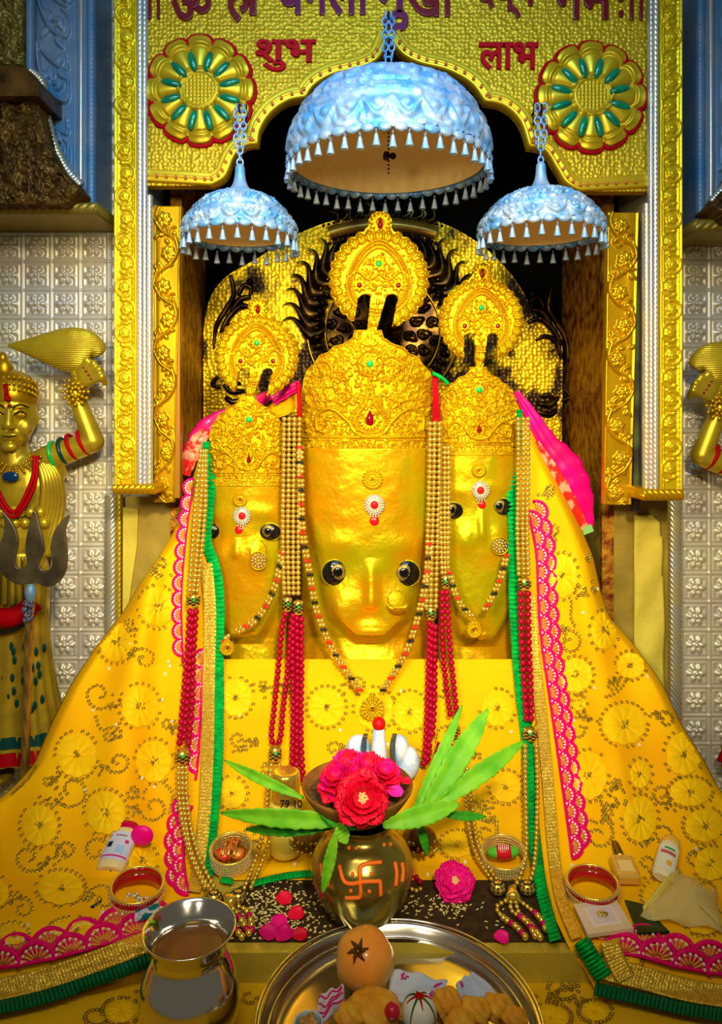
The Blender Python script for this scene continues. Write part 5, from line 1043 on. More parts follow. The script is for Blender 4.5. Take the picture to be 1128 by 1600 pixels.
# ================================================================== UPPER CORNER PILASTERS
def pilaster(label, mirror):
    m_ = (lambda x: x) if not mirror else (lambda x: 1237 - x); dy = 0 if not mirror else 26; D = 1.86
    t = thing('carved_pilaster', label, 'pilaster', P(m_(80), 330 + dy, D)); xs = sorted((m_(-90), m_(150)))
    mk('block', pbox(xs[0], xs[1], -90, 322 + dy, D, WD - 0.002), silver_blue, t)
    R = Relief(min(m_(48), m_(118)), -60, max(m_(48), m_(118)), 310 + dy, 1.5); s_ = -1 if mirror else 1
    for y in (-30, 70, 170): 
        R.ridge(cr([(m_(60), y), (m_(64), y + 40), (m_(80), y + 75), (m_(104), y + 90), (m_(108), y + 60), (m_(96), y + 45)]), 4.0, 0.016, True)
        R.ridge(cr([(m_(66), y + 10), (m_(86), y + 30), (m_(106), y + 40), (m_(104), y + 15)]), 3.4, 0.014, True); R.spiral(m_(86), y + 62, 12, 0, 1.2, s_, 2.6, 0.013)
        for j in range(7): R.leaf(m_(70 + rnd.uniform(0, 30)), y + rnd.uniform(10, 90), PI / 2 + rnd.uniform(-1, 1), 22, 0.011)
    R.build('scroll_carving', flat(D - 0.003), silver_blue, t, back=0.002)
    rope('rope_moulding', m_(143), -60, 318 + dy, D - 0.002, 13, silver_blue, t, pitch=7, hgt=0.012); rope('flat_moulding', m_(127), -60, 312 + dy, D - 0.002, 8, silver, t, pitch=500, hgt=0.008); rope('rope_moulding', m_(47), -60, 118 + dy, D - 0.03, 12, silver_blue, t, pitch=6, hgt=0.010)
    q = cr([(m_(48), 112 + dy), (m_(66), 132 + dy), (m_(72), 180 + dy), (m_(84), 225 + dy), (m_(102), 262 + dy), (m_(126), 290 + dy)], 26)
    mk('curved_rope', tube([P(a, b, D - 0.035) for a, b in q], [0.010 * (1 + 0.25 * abs(math.sin(i * 0.9))) for i in range(len(q))], 10), silver_warm, t)
    dark = mat('dark carved bracket', (0.05, 0.022, 0.006), 0.4, 0.5, (0.20, 0.10, 0.015), 24)
    ol_ = [(m_(-80), 120 + dy), (m_(44), 121 + dy), (m_(58), 133 + dy), (m_(62), 175 + dy), (m_(74), 225 + dy), (m_(94), 262 + dy), (m_(124), 294 + dy), (m_(104), 320 + dy), (m_(-80), 320 + dy)]
    xs2 = [p[0] for p in ol_]; R = Relief(min(xs2), 118 + dy, max(xs2), 322 + dy, 1.8); R.poly(ol_); R.fill(500, 7, 15, 0.012, thr=0.003, seed=5)
    R.build('bracket', flat(D - 0.10), dark, t, back=0.10)
    mk('bracket_cap', prism([(m_(-80), 100 + dy), (m_(40), 104 + dy), (m_(60), 125 + dy), (m_(60), 150 + dy), (m_(-80), 150 + dy)] if not mirror else [(m_(-80), 150 + dy), (m_(60), 150 + dy), (m_(60), 125 + dy), (m_(40), 104 + dy), (m_(-80), 100 + dy)], D - 0.14, 0.14), dark, t, smooth=False)
    R = Relief(min(m_(-80), m_(38)), -60, max(m_(-80), m_(38)), 104 + dy, 2.0); R.fill(300, 10, 20, 0.014, thr=0.003, seed=8); R.build('side_carving', flat(D - 0.02), mat('dark gilt carving', (0.16, 0.11, 0.02), 0.4, 0.5, (0.3, 0.22, 0.04), 20), t, back=0.02)
    x0, x1 = sorted((m_(-80), m_(153))); R = Relief(x0, 317 + dy, x1, 336 + dy, 1.6); R.H = 0.014 * np.sqrt(np.clip(1 - ((R.Y - 326.5 - dy) / 9.7) ** 2, 0, 1)) * (0.7 + 0.3 * np.abs(np.sin(PI * (R.X + R.Y * 0.9) / 13)))
    R.build('carved_foot', flat(D - 0.05), mat('dark gilt foot', (0.34, 0.24, 0.03), 0.4, 0.5), t, back=0.16)
pilaster('dark carved corner pilaster with blue silver mouldings at the upper left', False)
pilaster('dark carved corner pilaster with blue silver mouldings at the upper right edge', True)
# ================================================================== ON THE ALTAR
def G(px, py, z): return P(px, py, -z * F / (py - HY))
ZM = -0.8185
blk = mat('dark speckled cloth', (0.030, 0.016, 0.006), 0.85, 0, (0.055, 0.03, 0.008), 90, ('noise', 300, 0.5, 0.002), spec=0.2)
ml = [(338, 1405), (385, 1380), (430, 1366), (850, 1364), (868, 1400), (884, 1470), (352, 1470)]
V = [tuple(G(x, y, ZM)) for x, y in ml]; V2 = [(a, b, -0.8215) for a, b, c in V]; n = len(ml)
o = mk('altar_cloth', (np.array(V + V2), [tuple(range(n))[::-1], tuple(range(n, 2 * n))] + [(i, (i + 1) % n, (i + 1) % n + n, i + n) for i in range(n)]), blk, None, smooth=False); tag(o, 'dark brown altar cloth strewn with grains under the brass pot', 'cloth')
gr = []
def grain(x, y):
    c = G(x, y, ZM + 0.001); M = Matrix.Translation(c) @ Matrix.Rotation(rnd.uniform(0, 6.28), 4, 'Z'); V, Fc = sph((0, 0, 0), (0.0034, 0.0012, 0.0010), 7, 5); gr.append((xf(V, M), Fc))
for _ in range(330): grain(rnd.gauss(425, 38), min(1466, max(1378, rnd.gauss(1425, 26))))
for _ in range(120): grain(rnd.uniform(380, 520), rnd.uniform(1388, 1466))
for _ in range(70): grain(rnd.gauss(685, 30), min(1460, max(1400, rnd.gauss(1418, 10))))
for _ in range(40): grain(rnd.uniform(600, 790), rnd.uniform(1395, 1462))
o = mk('scattered_grains', join(gr), mat('straw coloured grains', (0.80, 0.60, 0.12), 0.45, 0, (0.85, 0.75, 0.35), 200)); tag(o, 'straw coloured rice grains scattered over the dark altar cloth', 'grains', kind='stuff')

def surf_on_lathe(px, py, c, prof):
    pr = np.array(prof); zz = pr[:, 1] + c[2]; o_ = np.argsort(zz)
    for D in np.linspace(c[1] - 0.25, c[1] + 0.1, 700):
        p = P(px, py, D); r = np.interp(p.z, zz[o_], pr[:, 0][o_], left=0, right=0)
        if math.hypot(p.x - c[0], p.y - c[1]) <= r: return p
    return P(px, py, c[1])
# ---- brass pot (kalash)
KC = (0.002, 1.215, -0.8185)
t = thing('brass_pot', 'round brass kalash pot painted with an orange swastika on the dark altar cloth', 'pot', KC)
kp = smoothprof([(0.0, 0.0), (0.045, 0.0), (0.052, 0.005), (0.072, 0.035), (0.084, 0.07), (0.085, 0.085), (0.078, 0.108), (0.062, 0.128), (0.048, 0.138), (0.044, 0.146), (0.050, 0.156), (0.056, 0.160), (0.052, 0.161), (0.040, 0.150)], 60)
mk('pot_body', lathe(kp, 56, KC), mat('aged brass', (0.46, 0.38, 0.07), 0.22, 0.85, (0.30, 0.22, 0.04), 10), t)
orange = mat('orange paint', (0.85, 0.16, 0.01), 0.5)
def paint(pts, r): 
    q = resample(cr(pts), 2.5); mk('painted_mark', tube([surf_on_lathe(a, b, KC, kp) + Vector((0, -0.0003, 0)) for a, b in q], r, 6), orange, t)
for pts in ([(530, 1352), (537, 1376), (550, 1381), (566, 1378), (590, 1377), (594, 1378), (595, 1400)], [(596, 1347), (572, 1350), (563, 1356), (563, 1380), (563, 1400), (554, 1403), (538, 1403)], [(512, 1345), (513, 1368), (512, 1386)], [(502, 1350), (503, 1372)], [(617, 1347), (620, 1365), (618, 1386)], [(628, 1348), (630, 1362), (628, 1378)]): paint(pts, 0.0034)
for x, y in ((551, 1366), (580, 1366), (548, 1392), (577, 1393), (545, 1325), (556, 1325), (600, 1320), (610, 1319)): mk('painted_dot', sph(surf_on_lathe(x, y, KC, kp), 0.0034, 8, 5), orange, t)
# ---- clay bowl resting on the pot's mouth
BC = (-0.006, 1.213, -0.660)
t = thing('clay_bowl', 'shallow brown clay bowl of soil and roses on top of the brass pot', 'bowl', BC)
clay = mat('brown clay', (0.20, 0.07, 0.012), 0.6, 0, (0.30, 0.12, 0.02), 30)
mk('bowl', lathe(smoothprof([(0, 0.0), (0.03, 0.0), (0.05, 0.008), (0.075, 0.030), (0.091, 0.054), (0.0945, 0.060), (0.0905, 0.063), (0.085, 0.056), (0.070, 0.036), (0, 0.022)], 40), 56, BC), clay, t)
R = Relief(-84, -84, 84, 84, 4); R.M = np.hypot(R.X, R.Y) < 82; R.H = 0.003 * nrnd.random(R.X.shape)
R.build('soil', lambda X, Y, H: np.stack([BC[0] + X / 1000, BC[1] - Y / 1000, BC[2] + 0.046 + H], -1), mat('dark soil', (0.04, 0.022, 0.008), 0.9, 0, (0.16, 0.09, 0.03), 120), t, back=0.002)

# ---- flowers
def petal_mesh(L, W, cup, ruffle, seed):
    r_ = random.Random(seed); n = 9; u = np.linspace(-1, 1, n)[None, :]; v = np.linspace(0, 1, n)[:, None]
    wd = W * np.sin(PI * np.clip(v * 0.82 + 0.10, 0, 1)) ** 0.6; x = u * wd; y = v * L * (1 - 0.10 * u ** 2 + 0.03 * np.sin(u * 9 + seed)); z = cup * L * v ** 2 + 0.35 * W * u ** 2 * (1 - 0.2 * v) + ruffle * W * np.sin(u * 7 + seed) * v ** 2 - 0.25 * L * np.clip(v - 0.78, 0, 1) ** 1 * 1.3
    return np.stack([x + 0 * y, y + 0 * x, z], -1).reshape(-1, 3), gridF(n, n)
def rose(name, label, cat, c, nrm, rad, m, m2, layers=((0.25, 4, 1.15), (0.5, 5, 0.8), (0.75, 7, 0.45), (1.0, 9, 0.12)), core=True, group=None):
    t = thing(name, label, cat, c, group); M0 = orient(c, nrm); k = 0
    for li, (rr, n, cup) in enumerate(layers):
        for i in range(n):
            V, Fc = petal_mesh(rad * rr * rnd.uniform(0.9, 1.08) + 0.003, rad * (0.30 + 0.26 * rr), cup, 0.16, k); a = 2 * PI * i / n + li * 0.6 + rnd.uniform(-0.15, 0.15)
            M = M0 @ Matrix.Rotation(a, 4, 'Z') @ Matrix.Translation((0, 0.001 + 0.03 * rad, 0.14 * rad * (3 - li))); o = mk('petal', (V, Fc), m if (k + li) % 3 else m2, t, M=M); solid(o, 0.0006, 0); k += 1
    if core: mk('flower_heart', join([sph(xf(np.array([(0.05 * rad * math.cos(q * 2.4) * math.sqrt(q), 0.05 * rad * math.sin(q * 2.4) * math.sqrt(q), 0.5 * rad)]), M0)[0], 0.0022, 6, 5) for q in range(16)]), mat('cream flower heart', (0.85, 0.55, 0.20), 0.6), t)
rr_, rr2 = mat('red rose petal', (0.80, 0.004, 0.035), 0.5), mat('deep red rose petal', (0.62, 0.0, 0.02), 0.5)
pk, pk2 = mat('magenta rose petal', (0.85, 0.004, 0.20), 0.5), mat('deep magenta rose petal', (0.62, 0.0, 0.13), 0.5)
rose('rose', 'large red rose with a pale heart hanging over the front rim of the clay bowl', 'rose', P(566, 1248, 1.125), (0.05, -0.85, 0.5), 0.038, rr_, rr2)
rose('rose', 'crimson rose at the left of the clay bowl', 'rose', P(531, 1224, 1.165), (-0.3, -0.4, 0.8), 0.032, rr_, pk2, core=False)
rose('rose', 'magenta rose at the back left of the clay bowl, beside the white figurine', 'rose', P(545, 1203, 1.215), (-0.2, -0.3, 0.9), 0.032, pk, rr_, core=False)
rose('rose', 'magenta rose in the middle of the clay bowl', 'rose', P(572, 1207, 1.200), (0.1, -0.3, 0.9), 0.031, pk, rr_, core=False)
rose('rose', 'crimson rose at the right of the clay bowl, beside the bare soil', 'rose', P(597, 1214, 1.190), (0.2, -0.4, 0.8), 0.028, rr_, pk, core=False)
rose('pink_flower', 'flat magenta flower with a pale heart lying right of the brass pot', 'flower', G(710, 1380, ZM + 0.016), (0.0, -0.65, 0.75), 0.030, pk, mat('magenta petal', (0.85, 0.0, 0.26), 0.5), layers=((0.5, 7, 0.4), (0.8, 9, 0.2), (1.0, 12, 0.05)))
def petal(label, c, r, m, a, nrm=(0, -0.3, 0.95)):
    V, Fc = petal_mesh(r * 2, r * 0.95, 0.12, 0.05, int(a * 10)); o = mk('rose_petal', (V - np.array([0, r, 0]), Fc), m, M=orient(c, nrm) @ Matrix.Rotation(a, 4, 'Z')); solid(o, 0.0007, 0); tag(o, label, 'petal')
for lab, x, y, r, m, a in (('crimson petal furthest back on the grains left of the pot', 443, 1405, 0.0135, rr_, 1), ('red petal on the grains nearest the pot', 462, 1430, 0.0135, rr_, 2), ('magenta petal left of the red one, half way down the dark cloth', 436, 1442, 0.014, pk, 0.4),
    ('leftmost magenta petal at the front edge of the dark cloth', 419, 1459, 0.015, pk2, 1.4), ('middle magenta petal at the front edge of the dark cloth', 444, 1461, 0.015, pk2, 2.4), ('red petal at the front edge of the dark cloth beside the steel plate', 468, 1462, 0.012, rr2, 1.7), ('magenta petal at the front edge right of the steel plate', 783, 1466, 0.012, pk, 1.5)):
    petal(lab, G(x, y, ZM + 0.004), r, m, a)
petal('single magenta petal lying on the soil of the clay bowl', P(616, 1238, 1.165) , 0.013, mat('light magenta petal', (0.85, 0.02, 0.40), 0.5), 1.0); petal('small crimson petal on the soil at the right rim of the bowl', P(634, 1222, 1.195), 0.008, rr_, 2.0)

# ---- mango leaves tucked between pot and bowl
lf = mat('fresh green leaf', (0.10, 0.40, 0.01), 0.5, 0, (0.20, 0.52, 0.015), 30); lfd = mat('darker green leaf', (0.02, 0.26, 0.01), 0.5, 0, (0.06, 0.36, 0.01), 30)
def leaf(label, b, tip, wpx, Db, Dt, m, sag=0.0, tw=0.3):
    n, k = 28, 9; t_ = np.linspace(0, 1, n); A, T = np.array(P(*b, Db)), np.array(P(*tip, Dt)); ax = T - A; L = np.linalg.norm(ax); ax /= L
    side = np.cross(ax, np.array([0, -1.0, 0.35])); side /= np.linalg.norm(side); nn = np.cross(side, ax); w_ = 0.85 * wpx * Db / F; V = []
    for i, s_ in enumerate(t_):
        hw = w_ * 0.5 * (math.sin(PI * min(1, s_ * 0.93 + 0.05)) ** 0.75) * (1 + 0.09 * math.sin(i * 2.4)); c = A + ax * L * s_ + nn * (sag * math.sin(PI * s_) * L); sd = side * math.cos(tw * s_) + nn * math.sin(tw * s_)
        for u in np.linspace(-1, 1, k): V.append(c + sd * hw * u + nn * (0.28 * hw * abs(u) + 0.10 * hw * math.sin(i * 1.3) * abs(u)))
    root = thing('leaf', label, 'leaf', tuple(A)); o = mk('leaf_blade', (np.array(V), gridF(n, k)), m, root); solid(o, 0.0008, 0)
    mk('midrib', tube([A + ax * L * s_ + nn * (sag * math.sin(PI * s_) * L - 0.0006) for s_ in t_], [0.0013 * (1 - 0.7 * s_) for s_ in t_], 5), mat('pale green midrib', (0.35, 0.55, 0.05), 0.5), root)
for a in (('thin leaf pointing up left from the bowl to the gold beads', (474, 1247), (350, 1188), 20, 1.20, 1.27, lf, 0.05), ('broad leaf stretching left from under the clay bowl', (552, 1284), (345, 1270), 34, 1.16, 1.20, lf, 0.04),
    ('second leaf on the left, lying just below the broad one', (520, 1292), (384, 1296), 26, 1.175, 1.22, lfd, 0.03), ('dark leaf folded under the left rim of the bowl', (562, 1292), (500, 1270), 30, 1.14, 1.16, lfd, 0.05),
    ('narrow leaf standing steeply right of the bowl', (640, 1285), (722, 1102), 22, 1.20, 1.30, lf, 0.06), ('large bright leaf pointing up right beside the bowl', (662, 1268), (762, 1108), 42, 1.19, 1.28, lf, 0.03), ('long leaf reaching right with a red tip', (668, 1264), (818, 1158), 34, 1.19, 1.27, lf, 0.05),
    ('broad leaf spreading right from under the bowl', (598, 1290), (718, 1256), 36, 1.15, 1.18, lf, 0.03), ('slim dark leaf pointing right across the yellow cloth', (690, 1272), (760, 1276), 16, 1.20, 1.22, lfd, 0.05), ('leaf hanging down over the left of the brass pot', (525, 1300), (504, 1396), 22, 1.125, 1.120, lf, -0.03),
    ('small leaf hanging over the neck of the brass pot', (528, 1286), (542, 1318), 26, 1.135, 1.13, lf, 0.0), ('small leaf hanging down right of the brass pot', (656, 1286), (668, 1336), 16, 1.20, 1.20, lfd, 0.0)): leaf(*a)

# ---- white figurine behind the roses
t = thing('white_figurine', 'white and pale blue figurine with a red tipped trunk behind the roses', 'figurine', P(592, 1232, 1.47)); Bq = []
k = 1.47 / F
V, Fc = tube([P(592, y, 1.45 - 0.012 * math.sin((y - 1130) / 30)) for y in np.linspace(1136, 1235, 14)], [x * k for x in np.linspace(8.5, 19, 14)], 16); Bq.append((V, Fc)); Bq.append(sph(P(592, 1136, 1.45), 9 * k, 14, 8))
for x, y, rx, ry in ((560, 1172, 20, 24), (552, 1195, 18, 26), (624, 1172, 16, 24), (638, 1192, 18, 26), (592, 1215, 44, 26)): Bq.append(sph(P(x, y, 1.48), (rx * k, 16 * k, ry * k), 18, 12))
o = mk('figure_body', join(Bq), mat('white and pale blue paint', (0.78, 0.80, 0.84), 0.5, 0, (0.25, 0.52, 0.85), 34, contrast=(0.45, 0.68)), t); rm = o.modifiers.new('one skin', 'REMESH'); rm.mode = 'VOXEL'; rm.voxel_size = 0.002; rm.use_smooth_shade = True; sm = o.modifiers.new('s', 'SMOOTH'); sm.iterations = 4
mk('red_tip', sph(P(592, 1131, 1.445), 10.5 * k, 16, 9), MATS['red sindoor'], t)
for x0 in (567, 612):
    for j in range(4): mk('black_thread', tube(cr([P(x0 + j * 1.8 + 2, 1146, 1.455), P(x0 + j * 2.2 - 2, 1165, 1.448), P(x0 + j * 2.4 - 1, 1202, 1.446)]), 0.0011, 5), blackb, t)

# ---- golden perfume bottle with black numerals
t = thing('perfume_bottle', 'gold capped perfume bottle with black numerals behind the leaves, left of the pot', 'bottle', P(442, 1334, 1.365)); c = P(446, 1334, 1.375)
k = 1.375 / F; glass_y = mat('yellow perfume glass', (0.85, 0.62, 0.05), 0.12, 0.1, (0.75, 0.66, 0.15), 12, coat=0.6)
mk('glass_body', lathe(smoothprof([(0, 0), (0.026, 0), (0.030, 0.003), (0.030, 0.095), (0.027, 0.100), (0, 0.101)], 30), 32, tuple(c)), glass_y, t); mk('gold_cap', lathe(smoothprof([(0.0, 0.10), (0.027, 0.10), (0.027, 0.152), (0.025, 0.155), (0, 0.156)], 30), 32, tuple(c)), mat('gold cap', (0.85, 0.55, 0.06), 0.2, 0.8), t)
text_mesh('79 10', 12, 438, 1262, 1.336, mat('black print', (0.01, 0.01, 0.01), 0.5), 'lettering', t, thick=0.001, width_px=34, bold=0.0)
for x, y, lab in ((484, 1330, 'small brown beaded cushion left of the brass pot, behind the leaves'), (655, 1330, 'small brown beaded cushion right of the brass pot')):
    c = P(x, y, TD(y) - 0.02); t = thing('beaded_cushion', lab, 'cushion', tuple(c)); mk('cushion', sph(c + Vector((0, 0, 0.022)), (0.032, 0.022, 0.024), 20, 12), brown_weave, t)
    mk('gold_beads', join([sph(c + Vector((0.034 * math.cos(a), -0.024 * abs(math.sin(a)), 0.010 + 0.008 * (i % 3))), 0.0035, 6, 5) for i, a in enumerate(np.linspace(0, 2 * PI, 26, endpoint=False))]), gbead, t)

# ---- bangles
glit = mat('glitter gold bangle', (0.80, 0.48, 0.05), 0.35, 0.5, (0.95, 0.75, 0.3), 240, ('noise', 500, 0.8, 0.002)); bred = mat('red bangle enamel', (0.42, 0.004, 0.006), 0.15, coat=1.0); brim = mat('bangle rim', (0.85, 0.60, 0.06), 0.25, 0.6)
def ringprof(r0, r1, z0, z1): return [(r1, z0), (r1, z1), (r0, z1), (r0, z0), (r1, z0)]
def bangle(label, x, y, rpx, hts, nrm, inner, D=None, up=0.0):
    D = D or float(TD(y)); r = rpx * D / F; c = P(x, y, D) + Vector(nrm).normalized() * up; M = orient(c, nrm); t = thing('bangle_set', label, 'bangles', tuple(c)); z = 0
    for i, (h, m_) in enumerate(hts):
        V, Fc = lathe(ringprof(r * 0.90, r, z, z + h), 60); b = mk('bangle', (V, Fc), m_, t, M=M, smooth=False); Vi, Fi = lathe(ringprof(r * 0.875, r * 0.905, z + 0.0005, z + h - 0.0005), 60); mk('inner_face', (Vi, Fi), inner, b, M=M)
        mk('rim', join([tube([(r * 0.95 * math.cos(a), r * 0.95 * math.sin(a), z + h) for a in np.linspace(0, 2 * PI, 60, endpoint=False)], r * 0.05, 8, True)]), brim, b, M=M)
        mk('stones', join([sph((r * 1.005 * math.cos(a), r * 1.005 * math.sin(a), z + h * 0.86), 0.0013, 6, 5) for a in np.linspace(0, 2 * PI, 60, endpoint=False)]), MATS['white rhinestones'], b, M=M); z += h + 0.0005
    return t, M, r
t, M, r = bangle('wide red and gold bangle left of the steel pot, its lining red', 214, 1408, 41, ((0.020, glit), (0.010, bred)), (0.05, -0.12, 0.99), bred)
mk('silver_charm', join([sph((rnd.uniform(-0.4, 0.4) * r, rnd.uniform(-0.3, 0.3) * r, 0.004), 0.0035, 6, 5) for _ in range(14)]), MATS['white rhinestones'], t, M=M)
t, M, r = bangle('wide red and gold bangle at the right, beside the gold capped vial', 926, 1402, 40, ((0.020, glit), (0.008, bred)), (-0.05, -0.10, 0.99), bred)
t, M, r = bangle('stack of thin gold bangles holding red foil, left of the perfume bottle', 362, 1344, 33, ((0.005, glit),) * 5, (0.0, -0.25, 0.97), glit)
mk('red_foil', join([sph((rnd.uniform(-0.55, 0.55) * r, rnd.uniform(-0.4, 0.5) * r, 0.022), (0.014, 0.009, 0.008), 8, 6) for _ in range(7)]), mat('red foil', (0.70, 0.01, 0.01), 0.3, 0.3, (0.85, 0.3, 0.05), 60), t, M=M)
for k_ in range(3): mk('gold_stripe', tube([(-0.012 + 0.01 * k_, -0.02, 0.031), (-0.010 + 0.01 * k_, 0.02, 0.031)], 0.002, 6), gbead, t, M=M)
t, M, r = bangle('stack of thin yellow gold bangles holding a green and red sweet at the right', 787, 1346, 35, ((0.005, glit), (0.005, glit), (0.005, brim), (0.005, glit)), (-0.05, -0.25, 0.97), glit)
cM = M @ Matrix.Translation((0.0, 0.004, 0.017)); cz = thing('wrapped_sweet', 'green wrapped sweet with a red printed band inside the right thin bangles', 'sweet', tuple(cM.translation))
mk('green_wrapper', sph((0, 0, 0), (0.030, 0.012, 0.012), 24, 14), mat('green wrapper', (0.10, 0.50, 0.03), 0.35), cz, M=cM)
bnd = mk('red_band', tube([(-0.013, 0, 0), (-0.0065, 0, 0), (0, 0, 0), (0.0065, 0, 0), (0.013, 0, 0)], [0.0114, 0.0124, 0.0127, 0.0124, 0.0114], 24), mat('red printed band', (0.65, 0.01, 0.02), 0.35), cz, M=cM)
for k_ in range(6): mk('white_print', tube([(-0.009 + 0.0034 * k_, -0.007, 0.0113), (-0.0085 + 0.0034 * k_, -0.001, 0.0132), (-0.007 + 0.0034 * k_, 0.004, 0.0126)], 0.0008, 5), white_seq, bnd, M=cM)

# ---- toiletry bottles
def lotion(label, x0, y0, x1, y1, wpx, m, capm, capw, lab_parts, th=0.6, lift=0.016):
    a = P(x0, y0, float(TD(y0)) - 0.004) + Vector((0, -0.3, 0.9)) * lift; b = P(x1, y1, float(TD(y1)) - 0.004) + Vector((0, -0.3, 0.9)) * lift; L = (b - a).length; ax = (b - a).normalized(); M = orient(a, ax, 0, (1, 0, 0)); w_ = wpx * a.y / F
    t = thing('lotion_bottle', label, 'bottle', tuple(a)); V, Fc = lathe(smoothprof([(0, 0), (0.85, 0), (1.0, 0.06), (1.0, 0.70), (0.85, 0.86), (0.45, 0.93), (0, 0.94)], 40), 40); V = V * np.array([w_, w_ * th, L]); mk('bottle_body', (V, Fc), m, t, M=M)
    V, Fc = lathe(smoothprof([(0, 0.84), (capw, 0.84), (capw, 1.0), (capw * 0.8, 1.04), (0, 1.05)], 20), 28); mk('cap', (V * np.array([w_, w_ * th, L]), Fc), capm, t, M=M)
    def patch(nm, u0, u1, v0, v1, mm, par=None, e=1.02):
        s_ = -1 if (M.to_3x3() @ Vector((0, 1, 0))).dot(Vector((0, -1, 0.6))) < 0 else 1
        uu = np.linspace(u0, u1, 14)[None, :]; vv = np.linspace(v0, v1, 14)[:, None]; X = w_ * e * np.sin(uu) + 0 * vv; Y = s_ * w_ * th * e * np.cos(uu) + 0 * vv; o = mk(nm, (np.stack([X, Y, L * vv + 0 * uu], -1).reshape(-1, 3), gridF(14, 14)), mm, par or t, M=M); return o
    lp = patch('label', -1.15, 1.15, 0.14, 0.74, lab_parts[0]); 
    for nm, u0, u1, v0, v1, mm in lab_parts[1:]: patch(nm, u0, u1, v0, v1, mm, lp, 1.035)
    return t, M, w_, L
lab_w = mat('lavender white label', (0.62, 0.58, 0.66), 0.45, 0, (0.50, 0.58, 0.74), 40); ink = mat('dark print', (0.02, 0.01, 0.02), 0.5); pinkp = mat('pink print', (0.60, 0.02, 0.20), 0.5)
t, M, w_, L = lotion('white lotion bottle with a pink flip cap lying left of the wide bangle', 172, 1372, 202, 1300, 23, mat('milky bottle', (0.78, 0.60, 0.25), 0.3), mat('crimson cap', (0.50, 0.0, 0.04), 0.3), 0.88,
   [lab_w, ('pink_stripe', -1.1, 1.1, 0.20, 0.235, pinkp), ('brown_wordmark', -0.35, 0.45, 0.64, 0.665, mat('brown print', (0.35, 0.08, 0.03), 0.5)), ('dark_hair_mark', -0.75, -0.35, 0.40, 0.52, ink), ('pink_badge', 0.45, 0.75, 0.50, 0.57, pinkp), ('blue_mark', 0.0, 0.6, 0.28, 0.45, mat('pale blue print', (0.35, 0.52, 0.75), 0.5))])
mk('flip_lid', sph(P(222, 1306, float(TD(1306)) - 0.035), (0.021, 0.008, 0.019), 20, 10), mat('hot pink lid', (0.85, 0.0, 0.22), 0.35), t)
lotion('small white lotion bottle with a green and red label lying at the right', 1032, 1382, 1048, 1322, 16, mat('cream bottle', (0.80, 0.72, 0.40), 0.3), mat('amber cap', (0.80, 0.45, 0.05), 0.3), 0.9,
   [mat('cream label', (0.78, 0.74, 0.50), 0.45), ('green_wordmark', -0.4, 0.6, 0.62, 0.67, mat('green print', (0.02, 0.35, 0.05), 0.5)), ('red_panel', -0.7, 0.8, 0.50, 0.58, mat('red print', (0.55, 0.10, 0.10), 0.5)), ('orange_flower', 0.1, 0.6, 0.24, 0.36, mat('orange print', (0.85, 0.40, 0.03), 0.5))])
# vial with a tall dark cap
a = P(984, 1388, float(TD(1388)) - 0.01) + Vector((0, 0, 0.012)); b = P(960, 1316, float(TD(1316)) - 0.02); ax = (b - a).normalized(); L = (b - a).length; M = orient(a, ax)
t = thing('vial', 'square glass vial with a tall black and gold cap beside the right bangle', 'vial', tuple(a)); bm_ = box(-0.020, 0.020, -0.010, 0.010, 0, L * 0.58); o = mk('glass_body', bm_, mat('amber vial glass', (0.75, 0.42, 0.06), 0.12, 0.1, coat=0.8), t, M=M); bv = o.modifiers.new('b', 'BEVEL'); bv.width = 0.005; bv.segments = 3
mk('neck', lathe([(0.0, L * 0.57), (0.010, L * 0.57), (0.008, L * 0.62), (0, L * 0.62)], 20), MATS['gold cap'], t, M=M); mk('cap', lathe(smoothprof([(0, L * 0.60), (0.0085, L * 0.60), (0.0065, L * 1.0), (0, L * 1.01)], 16), 20), mat('black gold cap', (0.05, 0.03, 0.01), 0.2, 0.7, (0.4, 0.25, 0.03), 40), t, M=M); mk('label', box(-0.012, 0.012, -0.0106, -0.0102, L * 0.12, L * 0.40), mat('amber label', (0.85, 0.60, 0.18), 0.4), t, M=M)
# compact, packets
def slab(name, label, cat, pts, th, m, lift=0.004):
    t = thing(name, label, cat, tuple(P(pts[0][0], pts[0][1], float(TD(pts[0][1]))))); tp = [P(x, y, float(TD(y)) - 0.004) + Vector((0, 0, lift + th)) for x, y in pts]; bt = [p - Vector((0, 0, th)) for p in tp]; n = len(pts)
    o = mk('case', (np.array([tuple(v) for v in tp + bt]), [tuple(range(n))[::-1], tuple(range(n, 2 * n))] + [(i, (i + 1) % n, (i + 1) % n + n, i + n) for i in range(n)]), m, t, smooth=False); return t, tp
t, tp = slab('powder_compact', 'square cream and pink powder compact lying in front of the right bangle', 'compact', [(896, 1424), (962, 1416), (990, 1462), (918, 1472)], 0.006, mat('cream pink plastic', (0.80, 0.62, 0.50), 0.3, 0, (0.75, 0.58, 0.25), 14), 0.006)
cc = sum(tp, Vector()) / 4
for nm, kk, mm, dz in (('window_frame', 0.62, mat('pale frame', (0.82, 0.74, 0.62), 0.3), 0.001), ('window', 0.50, mat('powder pan', (0.70, 0.60, 0.58), 0.25), 0.002)):
    V = [tuple(cc + (p - cc) * kk + Vector((0, 0, dz))) for p in tp] + [tuple(cc + (p - cc) * kk - Vector((0, 0, 0.001))) for p in tp]; o = mk(nm, (np.array(V), [(3, 2, 1, 0), (4, 5, 6, 7)] + [(i, (i + 1) % 4, (i + 1) % 4 + 4, i + 4) for i in range(4)]), mm, t, smooth=False)
mk('gold_flower_mark', join([sph(cc + Vector((0.006 * math.cos(a), 0.005 * math.sin(a), 0.003)), 0.0032, 7, 5) for a in np.linspace(0, 2 * PI, 6)]), gbead, t)
